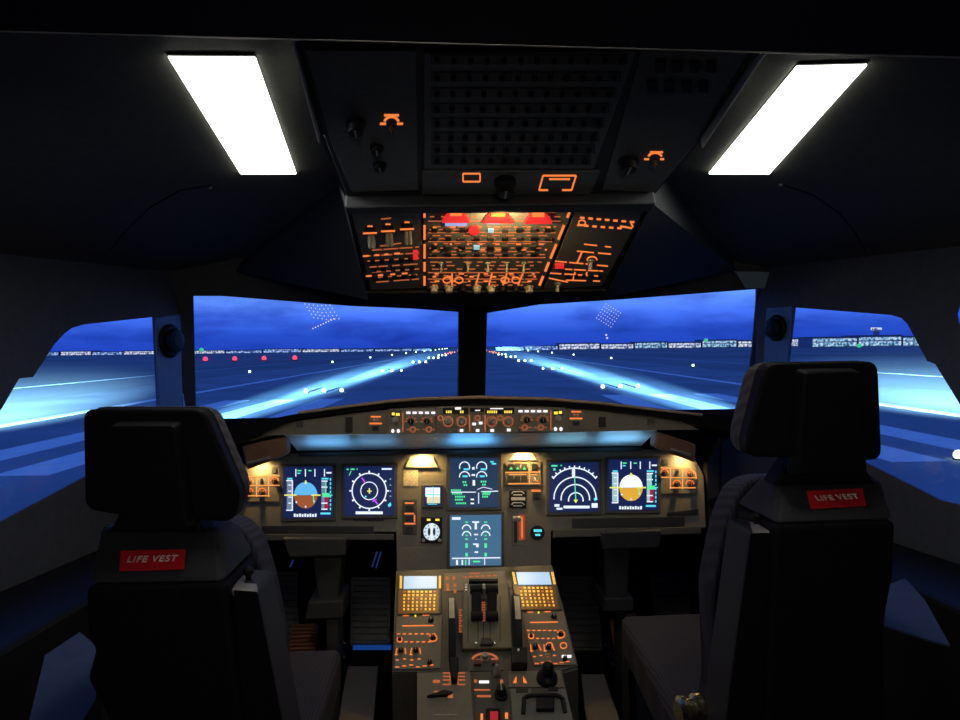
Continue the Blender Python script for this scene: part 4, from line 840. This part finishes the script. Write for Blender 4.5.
# thrust quadrant
t = thing('thrust_lever_quadrant', 'quadrant with two tall black thrust levers in the middle of the console', 'lever unit', PED.P(484, 650))
MB().poly(PED, [(462, 652), (513, 651), (508, 586), (464, 587)], 0, .012).build('base', mat('quadrant_olive', (.13, .12, .07), .5), t, bevel=.003)
for x in (468, 478, 483.5, 490, 500): MB().line(PED, (x, 600), (x, 645), .9, .012, .0125).build('slot', SLOT, t)
for x, o_ in ((476.5, -1), (491.5, 1)):
    p = PED.P(x, 619, .012); q = atY(x + .3 * o_, 590, p.y + .035)
    L_ = MB().loft([p + Vector(k) for k in ((-.013, -.012, 0), (.013, -.012, 0), (.013, .012, 0), (-.013, .012, 0))], [q + Vector(k) for k in ((-.013, -.012, 0), (.013, -.012, 0), (.013, .012, 0), (-.013, .012, 0))]).build('thrust_lever', BLACK, t, bevel=.003)
    MB().cyl(q + Vector((-.017, 0, .002)), q + Vector((.017, 0, .002)), .013).build('lever_grip', BLACK, L_)
    MB().cyl(p + Vector((-.016, -.016, .006)), p + Vector((.016, -.016, .006)), .012).build('lever_foot', BLACK, L_)
pq = PED.P(484, 600, .03); MB().lathe(pq + Vector((0, 0, -.01)), PED.n, [(.012, 0), (.014, .012), (.009, .03)], 14).build('centre_boss', KNOBL, t)
g = MB(); 
for i in range(8): g.line(PED, (482, 606 + i * 2.6), (485, 606 + i * 2.6), 1, .0125, .0135)
g.build('scale_marking', ORGD, t)
g = MB()
for x0 in (465.8, 483.5):
    for v in range(3): g.rect(PED, x0 - 1, 587.5 + 2.6 * v, x0 + 1.4, 589 + 2.6 * v, .013, .014)
g.build('white_marking', LETTER, t)
MB().rect(PED, 469, 583.5, 498, 586, .0, .018).build('lever_gate', BLACK, t)
MB().poly(PED, [(480, 650), (493, 650), (491, 643), (481, 643)], .012, .02).build('small_cover', SLOT, t, bevel=.002)
for x in (476, 494.5): MB().lathe(PED.P(x, 646.5, .012), PED.n, [(.004, 0), (.004, .003), (.002, .004)], 10).build('screw', CHROME, t)
# trim wheels
for x0, x1, y0, y1, sk, nm in ((447, 456, 597, 668, 1, 'left'), (510, 520, 594, 668, 4, 'right')):
    t = thing('pitch_control_wheel', 'thin black trim wheel with a cream mark on the %s of the thrust levers' % nm, 'wheel', PED.P((x0 + x1) / 2, y1))
    a = PED.P((x0 + x1) / 2 , y0 + 2); b = PED.P((x0 + x1) / 2 + sk, y1 - 6); c = (a + b) / 2; rr = (b - a).length / 2; c = c - PED.n * rr * .62; rad = math.sqrt((rr * .62) ** 2 + rr ** 2)
    hw = .0095; ax = (b - a).cross(PED.n).normalized()
    MB().cyl(c - ax * hw, c + ax * hw, rad, n=64).build('rim', BLACK, t, bevel=.002)
    yv = 625; g = []
    for dy in (-8, -4, 0, 4, 7):
        p = PED.P(x0 + 5 + sk * .5, yv + dy); v = (p - c); v = v - ax * v.dot(ax); g.append(c + v.normalized() * (rad + .0008))
    mk = MB()
    for i in range(len(g) - 1): mk.loft([g[i] - ax * .007, g[i] + ax * .007, g[i + 1] + ax * .007, g[i + 1] - ax * .007], [q + (q - c).normalized() * .0008 for q in (g[i] - ax * .007, g[i] + ax * .007, g[i + 1] + ax * .007, g[i + 1] - ax * .007)])
    mk.build('cream_mark', KNOBC, t)
for x, nm in ((460.5, 'left'), (506, 'right')):
    t = thing('trim_scale', 'narrow strip of orange scale marks beside the %s trim wheel' % nm, 'scale', PED.P(x, 635)); MB().rect(PED, x - 2.5, 608, x + 2.5, 634, 0, .002).build('strip', PANELD, t)
    g = MB()
    for i in range(9): g.rect(PED, x - 1.6, 610 + i * 2.7, x + (.6 if i % 2 else 1.6), 611.3 + i * 2.7, .002, .003)
    g.build('orange_marking', ORGD, t)
t = thing('flight_control_strip', 'row of orange-lit legends across the console below the lower screen', 'panel', PED.P(475, 580))
MB().poly(PED, [(444, 592), (512, 588), (512, 571), (444, 574)], 0, .002).build('face_plate', PANEL, t, bevel=.001)
g = MB()
for x, y in ((447, 579), (454, 579), (447.5, 586), (455, 586), (448, 590), (455, 592)): g.rect(PED, x - 1.4, y - 1.6, x + 1.4, y + 1.6, .002, .003)
for i in range(6): g.rect(PED, 463 + i * 6, 577 - .3 * i, 467 + i * 6, 578.5 - .3 * i, .002, .003)
g.rect(PED, 470, 573.6, 480, 574.8, .002, .003).build('legend_lettering', ORGD, t)
# engine masters
t = thing('engine_start_panel', 'engine start panel with two switches under an orange half ring', 'switch panel', PED.P(486, 670))
MB().poly(PED, [(468, 672), (504, 671), (503, 652), (468, 653)], 0, .003).build('face_plate', PANELD, t, bevel=.001)
MB().arc(PED, (485, 661), 12.5, 5, 175, 2, .003, .004, 20, 6.5).rect(PED, 476, 660.3, 482, 662, .003, .004).rect(PED, 491, 659.3, 498, 661, .003, .004).rect(PED, 483, 653.3, 488, 654.8, .003, .004).build('orange_ring', ORGD, t)
for x in (477.5, 495.5): MB().rect(PED, x - 3.5, 663, x + 3.5, 667.5, .003, .012).build('master_switch', mat('switch_red_brown', (.12, .02, .01), .5) if 'switch_red_brown' not in MATS else MATS['switch_red_brown'], t, bevel=.001)
knob(PED, (485, 659), 4.5, .014, 'knob', KNOBL, t, .003)
# speed-brake
t = thing('speed_brake_panel', 'lower left console plate with a black lever between orange ladders', 'lever panel', PED.P(440, 715))
MB().poly(PED, [(417, 732), (474, 732), (470, 672), (417, 674)], 0, .003).build('face_plate', PANEL, t, bevel=.001)
g = MB(); 
for x, s_ in ((446, 1), (462, -1)):
    g.line(PED, (x + 4 * s_, 674), (x + 4 * s_, 686), 1.1, .003, .004)
    for y in (674, 677.5, 681, 685.5): g.line(PED, (x - 3 * s_, y), (x + 4 * s_, y), 1.2, .003, .004)
g.rect(PED, 433, 681, 440, 684, .003, .004).rect(PED, 434, 692, 440, 693.4, .003, .004).rect(PED, 443, 692, 449, 693.4, .003, .004).rect(PED, 448, 694, 453, 699, .003, .004).build('orange_ladder_marking', ORGD, t)
a = PED.P(454, 668, .012); b = PED.P(454.5, 685, .006)
MB().loft([a + Vector(k) for k in ((-.012, 0, .02), (.012, 0, .02), (.012, .0, -.01), (-.012, 0, -.01))], [b + Vector(k) for k in ((-.007, 0, .012), (.007, 0, .012), (.007, 0, -.004), (-.007, 0, -.004))]).build('lever', BLACK, t, bevel=.003)
MB().poly(PED, [(427, 699), (446, 698), (453, 695), (444, 693)], .003, .012).build('side_switch', BLACK, t, bevel=.001); MB().rect(PED, 434, 715.3, 457, 716.6, .003, .004).build('dim_legend', KNOBL, t)
# trim / parking-brake plate
t = thing('rudder_trim_panel', 'bottom console plate with a round black knob, lit white digits and a red lamp', 'control panel', PED.P(490, 715))
MB().poly(PED, [(476, 735), (512, 735), (506, 672), (473, 673)], 0, .004).build('face_plate', PANELD, t, bevel=.001)
MB().rect(PED, 479, 682, 489, 684.5, .004, .005).build('white_digit_lettering', WHT, t); MB().rect(PED, 474, 690.5, 490, 692, .004, .005).rect(PED, 477, 696.5, 491, 698.5, .004, .005).rect(PED, 474, 681, 477, 684, .004, .005).rect(PED, 500, 681, 503, 685, .004, .005).build('orange_lettering', ORGD, t)
knob(PED, (501, 697), 6.5, .03, 'knob', BLACK, t, .004); a = PED.P(496.5, 676, .004); MB().lathe(a, PED.n, [(.008, 0), (.010, .012), (.006, .03), (.003, .034)], 14).build('pale_knob', KNOBL, t)
MB().rect(PED, 486, 711, 500, 730, .004, .010).build('lamp_housing', BLACK, t, bevel=.001); MB().rect(PED, 490, 715, 498, 728, .010, .012).build('red_lamp', emat('dull_red_lamp', (.5, .02, .03), .7), t)
MB().rect(PED, 480.5, 715, 483, 722, .004, .005).rect(PED, 505, 714, 508, 720, .004, .005).build('bright_lettering', ORG, t)
# flap lever plate
t = thing('flap_lever_panel', 'lower right console plate with a bulky dark flap lever and orange marks', 'lever panel', PED.P(535, 680))
MB().poly(PED, [(509, 688), (564, 688), (560, 671), (508, 672)], 0, .003).build('face_plate', PANEL, t, bevel=.001)
MB().poly(PED, [(513, 684), (516.5, 684), (516.5, 677)], .003, .005).poly(PED, [(523.5, 684), (527, 684), (523, 677)], .003, .005).build('orange_marking', ORG, t)
MB().rect(PED, 511, 655, 527, 672, 0, .03).build('lever_mount', BLACK, t, bevel=.004)
MB().lathe(PED.P(547, 680, .003), PED.n, [(.026, 0), (.024, .012), (.015, .02), (.013, .045), (.008, .05)], 20).build('lever_grip', BLACK, t)
MB().rect(PED, 544.5, 663, 550, 665.5, .03, .034).build('pale_mark', KNOBL, t); MB().disc(PED, (518, 659), 1.2, .03, .032, 8).build('white_dot', LETTER, t)
# handle plate
t = thing('console_cover_plate', 'grey-green plate at the lower right of the console with a black bail handle', 'cover plate', PED.P(545, 715))
MB().poly(PED, [(513, 735), (577, 735), (565, 690), (510, 690)], 0, .005).build('plate', mat('plate_green_grey', (.17, .17, .14), .5), t, bevel=.002)
MB().tube([PED.P(523, 716, .008), PED.P(524, 702, .014), PED.P(530, 700, .016), PED.P(556, 700, .016), PED.P(562, 702, .014), PED.P(565, 715, .008)], .005, 10).build('bail_handle', BLACK, t)
MB().rect(PED, 536, 702, 554, 714, .005, .018).build('catch', BLACK, t, bevel=.002); MB().rect(PED, 516, 690, 528, 694, .005, .007).rect(PED, 548, 689, 558, 693, .005, .007).build('recess', SLOT, t)
MB().rect(PED, 531, 691, 548, 697, .005, .009).build('small_switch', PANELD, t)

# ------------------------------------------------------------------ footwells
def footrest(P4, nrib, label, mm):
    A = [atY(x, y, Y) for x, y, Y in P4]   # bl, br, tr, tl
    t = thing('footrest', label, 'footrest', A[0]); n = (A[1] - A[0]).cross(A[3] - A[0]).normalized()
    if n.y > 0: n = -n
    MB().loft([p - n * .02 for p in A], A).build('plate', mm, t, bevel=.003)
    f0, f1 = A[0] + Vector((0, .02, 0)), A[1] + Vector((0, .02, 0)); MB().loft([Vector((f0.x, f0.y, 0)), Vector((f1.x, f1.y, 0)), Vector((f1.x, f1.y + .03, 0)), Vector((f0.x, f0.y + .03, 0))], [f0, f1, f1 + Vector((0, .03, 0)), f0 + Vector((0, .03, 0))]).build('support', BLACK, t)
    for k in range(nrib):
        a = (k + .25) / nrib; b = (k + .8) / nrib; ia = .06
        q = lambda u, v: (A[0] * (1 - u) + A[1] * u) * (1 - v) + (A[3] * (1 - u) + A[2] * u) * v
        Q = [q(ia, a), q(1 - ia, a), q(1 - ia, b), q(ia, b)]
        MB().loft(Q, [p + n * .008 for p in Q]).build('rib', mm, t, bevel=.002)
footrest(((350, 643, 2.12), (390, 643, 2.12), (391, 577, 2.35), (351, 577, 2.35)), 11, 'tall ribbed grey footrest left of the centre console', FOOT)
footrest(((275, 643, 2.12), (299, 643, 2.12), (297, 572, 2.35), (274, 572, 2.35)), 11, 'dim ribbed footrest behind the left seat back, outboard of the pedal box', FOOT)
footrest(((566, 650, 2.12), (603, 650, 2.12), (596, 576, 2.35), (559, 576, 2.35)), 11, 'tall ribbed dark footrest right of the centre console', PANELD)
footrest(((656, 624, 2.2), (692, 624, 2.2), (688, 573, 2.35), (650, 573, 2.35)), 8, 'dark footrest by the right seat, outboard of the pedal box', PANELD)
footrest(((288, 653, 2.05), (315, 651, 2.05), (318, 624, 2.15), (291, 625, 2.15)), 7, 'small orange-brown ribbed floor plate in the left footwell', WOOD)
footrest(((618, 668, 2.05), (638, 668, 2.05), (636, 612, 2.2), (610, 618, 2.2)), 10, 'orange-brown ribbed floor plate in the right footwell', WOOD)
for nm, P, Q, Rr in (('left', ((282, 538), (346, 538), (346, 556), (289, 558)), ((313, 558), (342, 558), (338, 602), (318, 602)), ((308, 602), (344, 600), (343, 619), (304, 620))),
                    ('right', ((600, 532), (662, 530), (660, 548), (602, 550)), ((604, 550), (630, 550), (628, 598), (606, 598)), ((604, 598), (634, 598), (634, 612), (603, 612)))):
    t = thing('rudder_pedal_box', 'dark grey pedal column under the %s side of the instrument panel' % nm, 'pedal column', atY(Rr[3][0], Rr[3][1], 2.0))
    for k, (pts, y0, y1, nn) in enumerate(((P, 1.93, 2.08, 'head'), (Q, 2.0, 2.1, 'column'), (Rr, 1.98, 2.12, 'foot'))):
        A = [atY(x, y, y0) for x, y in pts]; MB().loft(A, [p + Vector((0, y1 - y0, 0)) for p in A]).build(nn, PANELD if nm == 'left' else OVERD, t, bevel=.006)
    A = [atY(x, y, 2.0) for x, y in ((Rr[0][0] + 18, 700), (Rr[1][0] - 4, 700), (Rr[1][0] - 6, 620), (Rr[0][0] + 18, 620))]
    A = [Vector((p.x, p.y, max(p.z, .0))) for p in A]; A[0].z = A[1].z = 0; MB().loft(A, [p + Vector((0, .1, 0)) for p in A]).build('floor_leg', PANELD, t, bevel=.004)
for P4, l in ((((336, 738), (372, 738), (378, 666), (347, 666)), 'tan-topped floor step between the left seat and the console'), (((588, 738), (626, 738), (604, 674), (581, 674)), 'tan-topped floor step between the console and the right seat')):
    A = [atZ(x, y, .25) for x, y in P4]; t = thing('floor_step', l, 'step', (A[0] + A[2]) / 2 * 1.0); t.location.z = 0; OFF[t.name] = Vector(t.location)
    MB().loft([Vector((p.x, p.y, 0)) for p in A], [p - Vector((0, 0, .008)) for p in A]).build('riser', BLACK, t)
    MB().loft([p - Vector((0, 0, .008)) for p in A], A).build('tread', MATM, t, bevel=.002)
A = [atY(x, y, 2.105) for x, y in ((353, 650), (391, 650), (391, 646.5), (353, 646.5))]; tag(MB().loft(A, [p + Vector((0, .01, 0)) for p in A]).build('floor_glow_strip', BGLOW), 'thin strip of blue gap glow below the tall left footrest', 'light strip')  # glow from a gap, put in as an emissive strip
for pts, l in ((((372, 567), (377, 552)), 'first thin blue glow line over the tall left footrest'), (((376, 568), (381, 552)), 'second thin blue glow line over the tall left footrest'), (((290, 567), (293, 560)), 'short blue glow line left of the left pedal column')):
    tag(MB().cyl(atY(*pts[0], 2.3), atY(*pts[1], 2.3), .0025, n=8).build('blue_glow_line', emat('dim_blue', (.01, .04, .16), .7) if 'dim_blue' not in MATS else MATS['dim_blue']), l, 'light strip')  # thin blue marks drawn as dim emissive rods
for i, (x, y) in enumerate(((344, 641), (343, 655), (606, 645), (610, 655), (613, 665))):
    p = atY(x, y, 2.05); tag(MB().lathe(p, (0, -1, .3), [(.008, 0), (.01, .01), (.004, .016)], 12).build('pedal_fitting', CHROME), 'small shiny metal fitting, %s' % ('upper one left of the console', 'lower one left of the console', 'topmost right of the console', 'middle one right of the console', 'lowest right of the console')[i], 'fitting')

# ------------------------------------------------------------------ side consoles
for s_, nm in ((-1, 'left'), (1, 'right')):
    pts = []
    x_in = .97
    A = [sidept(s_, 2.2, .0), sidept(s_, -.2, .0)]; top_z = .74
    quad = [Vector((A[0].x - s_ * .01, 2.2, 0)), Vector((A[1].x - s_ * .01, -.2, 0)), Vector((s_ * 1.12, -.2, 0)), Vector((s_ * .84, 2.2, 0))]
    t = thing('side_console', 'dark console along the wall below the %s side window' % nm, 'console', (s_ * 1.1, 1.2, 0))
    MB().loft(quad, [p + Vector((0, 0, top_z)) for p in quad]).build('body', BLACK, t, bevel=.012)
    Pq = ((28, 725), (45, 655), (80, 632), (101, 650), (95, 700), (80, 725)) if s_ < 0 else ((884, 625), (888, 585), (905, 578), (925, 600), (950, 645), (930, 640))
    B = [atZ(x, y, top_z + .004) for x, y in Pq]; B = [Vector((p.x, p.y, top_z + .004)) for p in B]
    MB().loft([p - Vector((0, 0, .004)) for p in B], B).build('sky_lit_patch', CONSB, t)  # patch of console top with the sky light painted in

# ------------------------------------------------------------------ seats
def px_loft(pts, Y0, dY, sc_=1.0, ctr=None):
    A = [atY(x, y, Y0) for x, y in pts]; c = sum(A, Vector()) / len(A) if ctr is None else atY(*ctr, Y0)
    B = [c + (p - c) * sc_ + Vector((0, dY, 0)) for p in A]; return A, B
def rounded(pts, r):
    """cut the corners of a pixel polygon with a short arc"""
    o = []; n = len(pts)
    for i in range(n):
        p = Vector(pts[i]); a = Vector(pts[i - 1]) - p; b = Vector(pts[(i + 1) % n]) - p; ra = min(r, a.length * .45); rb = min(r, b.length * .45)
        s1 = p + a.normalized() * ra; s2 = p + b.normalized() * rb
        for k in range(5):
            u = k / 4; q = s1 * (1 - u) ** 2 + p * 2 * u * (1 - u) + s2 * u * u; o.append((q.x, q.y))
    return o
def seat(side, D, head, cover, neck, upperTop, upperBot, lower, cush, armP, capP, labP, handle, pan):
    s_ = -1 if side == 'left' else 1
    base = atY((lower[0][0] + lower[1][0]) / 2, 700, D); base.z = 0
    t = thing('pilot_seat', 'dark %s pilot seat seen from behind, headrest %s' % (side, 'overlapping the left side window' if s_ < 0 else 'overlapping the right side window'), 'seat', base)
    # headrest
    hp = rounded(head, 12)
    A, B = px_loft(hp, D, .035, .99); hs = MB().loft(A, B).build('headrest_shell', SHELLD, t, bevel=.006, seg=3)
    A2 = [p + Vector((0, .028, 0)) for p in A]; c = sum(A2, Vector()) / len(A2); A2 = [c + (p - c) * 1.005 for p in A2]
    rings = [A2] + [[c + (p - c) * k + Vector((0, y, 0)) for p in A2] for k, y in ((.99, .02), (.94, .045), (.86, .065))]
    MB().loftn(rings).build('headrest_cushion', RIMF, t)
    A, _ = px_loft(rounded(cover, 5), D - .028, 0); c = sum(A, Vector()) / len(A)
    MB().loft(A, [c + (p - c) * 1.06 + Vector((0, .03, 0)) for p in A]).build('rear_cover', SHELLD, hs, bevel=.005, seg=3)
    A, B = px_loft(neck, D + .025, .05); MB().loft(A, B).build('neck_post', SHELLD, t, bevel=.006)
    # upper sloping shell and lower shell
    ut = [atY(x, y, D + .035) for x, y in upperTop]; ub = [atY(x, y, D - .045) for x, y in upperBot]
    k = Vector((0, .14, 0)); ub2 = [Vector((p.x, D + .1, p.z)) for p in ub]; ut2 = [Vector((p.x, D + .1, p.z)) for p in ut]
    MB().loft([ub[0], ub[1], ut[1], ut[0]], [ub2[0], ub2[1], ut2[1], ut2[0]]).build('upper_back_shell', SHELL, t, bevel=.012, seg=3)
    A, B = px_loft(lower, D - .045, .14, .98); ls = MB().loft(A, B).build('lower_back_shell', SHELLD, t, bevel=.010, seg=3)
    # label lies on the slope
    fr = Fr((ub[0] + ub[1]) / 2, ub[1] - ub[0], (ut[0] - ub[0])); LP = [fr.P(*p, .001) for p in labP]
    MB().loft(LP, [p + fr.n * .002 for p in LP]).build('red_label', REDL, t)
    lb = [o for o in t.children if o.name.startswith('red_label')][0]; lab(lb, 'red label with white lettering')
    c = sum(LP, Vector()) / 4; wdt = (LP[1] - LP[0]).length
    d = (LP[1] - LP[0]).normalized(); rot = math.atan2(d.dot(fr.v), d.dot(fr.u))
    text_on(fr, 'LIFE VEST', c, wdt * .165, .0036, 'lettering', LETTER, lb, rot, .00015)
    if handle:
        A, B = px_loft(handle, D - .052, .012); MB().loft(A, B).build('pull_handle', BLACKM, t, bevel=.004)
    # fabric back cushion
    A, B = px_loft(rounded(cush, 14), D + .10, .09, .93); MB().loft(A, B).build('back_cushion', SEATF, t, bevel=.012, seg=3)
    # folded armrest with cap and knob
    A, B = px_loft(armP, D - .03, .09); MB().loft(A, B).build('armrest', SHELL, t, bevel=.006, seg=3)
    A, B = px_loft(armP[2:][::-1] if False else armP, D - .034, .004, .93); MB().loft(A, B).build('armrest_back_pad', SHELLD, t)
    C = [atY(x, y, D + (.06 if k > 1 else -.032)) for k, (x, y) in enumerate(capP)]
    cp_ = MB().loft([p - Vector((0, 0, .012)) for p in C], C).build('armrest_cap', CAPM, t, bevel=.004); c = sum(C, Vector()) / 4
    MB().lathe(c, (0, 0, 1), [(.004, 0), (.004, .006), (.008, .010), (.008, .016), (.004, .02)], 14).build('cap_knob', BLACK, cp_)
    # seat pan
    zc = .50; P = [Vector((s_ * x, y, 0)) for x, y in pan]; P2 = [p + Vector((0, 0, zc)) for p in P]; c = sum(P2, Vector()) / 4
    MB().loftn([[p - Vector((0, 0, .11)) for p in P2], [p - Vector((0, 0, .02)) for p in P2], [c + (p - c) * .95 for p in P2]]).build('seat_cushion', SEATF, t, bevel=.012, seg=3)
    MB().loft([c + (p - c) * .8 + Vector((0, 0, -.20)) for p in P2], [c + (p - c) * .9 + Vector((0, 0, -.11)) for p in P2]).build('seat_frame', BLACK, t)
    MB().box((c.x - .12, 1.3, 0), (c.x + .12, 1.6, .31)).build('pedestal_leg', BLACK, t)
    # rails joining shell to the pan
    MB().box((c.x - .15, D, .34), (c.x + .15, 1.35, .42)).build('seat_frame', BLACK, t)
    return t
sl = seat('left', .96,
     head=[(82, 409), (204, 409), (241, 494), (233, 523), (120, 516), (84, 510)],
     cover=[(108, 426), (174, 426), (186, 530), (128, 530)],
     neck=[(122, 505), (188, 505), (205, 534), (108, 534)],
     upperTop=[(98, 529), (222, 529)], upperBot=[(85, 586), (226, 584)],
     lower=[(85, 586), (226, 584), (243, 720), (250, 800), (115, 800), (105, 715), (86, 680), (94, 650), (86, 640)],
     cush=[(98, 524), (232, 520), (252, 540), (265, 580), (277, 640), (284, 720), (290, 790), (100, 790)],
     armP=[(234, 590), (257, 592), (282, 720), (296, 800), (256, 800), (243, 720)],
     capP=[(231, 589), (257, 591), (263, 572), (241, 569)],
     labP=[(120, 572), (184.5, 570), (185.5, 550.5), (121.5, 552)], handle=[(126, 588), (177, 586), (177, 608), (126, 610)],
     pan=[(.78, 1.12), (.385, 1.12), (.40, 1.72), (.78, 1.72)])
sr = seat('right', 1.06,
     head=[(766, 363), (879, 361), (883, 461), (748, 457), (746, 440)],
     cover=[(805, 372), (862, 371), (868, 474), (797, 476)],
     neck=[(795, 455), (858, 455), (878, 486), (775, 486)],
     upperTop=[(779, 482), (884, 480)], upperBot=[(774, 525), (897, 521)],
     lower=[(774, 525), (897, 521), (895, 576), (886, 622), (887, 720), (890, 800), (762, 800), (767, 660)],
     cush=[(765, 474), (880, 474), (885, 790), (700, 790), (716, 700), (712, 590), (727, 520), (742, 484)],
     armP=[(751, 533), (771, 533), (768, 700), (765, 800), (718, 800), (730, 690)],
     capP=[(752, 533), (772, 531), (760, 514), (742, 521)],
     labP=[(811, 509.5), (865.5, 506.5), (862, 489.5), (806, 492)], handle=None,
     pan=[(.80, 1.2), (.36, 1.2), (.40, 1.86), (.82, 1.86)])
# bright fittings by the right seat
p = atY(678, 712, 1.12); t = thing('seat_adjust_knob', 'shiny ribbed metal cylinder low beside the right seat', 'knob', p)
MB().lathe(p, (1, .15, 0), [(.018, 0), (.026, .006), (.026, .014), (.020, .018), (.020, .028), (.027, .034), (.027, .044), (.02, .05), (.018, .062)], 28).build('ribbed_body', mat('worn_gold_metal', (.55, .45, .28), .22, 1), t)
MB().cyl(p + Vector((.05, .008, 0)), p + Vector((.10, .02, .005)), .012).build('shaft', CHROME, t)
p = atY(704, 616, 1.62); t = thing('seat_belt_buckle', 'small metal belt buckle on the rear of the right seat cushion', 'buckle', p)
MB().loft([p, p + Vector((.022, 0, -.016)), p + Vector((.025, .01, -.014)), p + Vector((.003, .01, .002))], [q + Vector((0, 0, .004)) for q in (p, p + Vector((.022, 0, -.016)), p + Vector((.025, .01, -.014)), p + Vector((.003, .01, .002)))]).build('tongue', CHROME, t)
MB().loft([p + Vector((.03, 0, -.01)), p + Vector((.06, 0, -.012)), p + Vector((.06, .03, -.01)), p + Vector((.03, .03, -.008))], [q + Vector((0, 0, .012)) for q in (p + Vector((.03, 0, -.01)), p + Vector((.06, 0, -.012)), p + Vector((.06, .03, -.01)), p + Vector((.03, .03, -.008)))]).build('buckle_body', BLACK, t, bevel=.002)
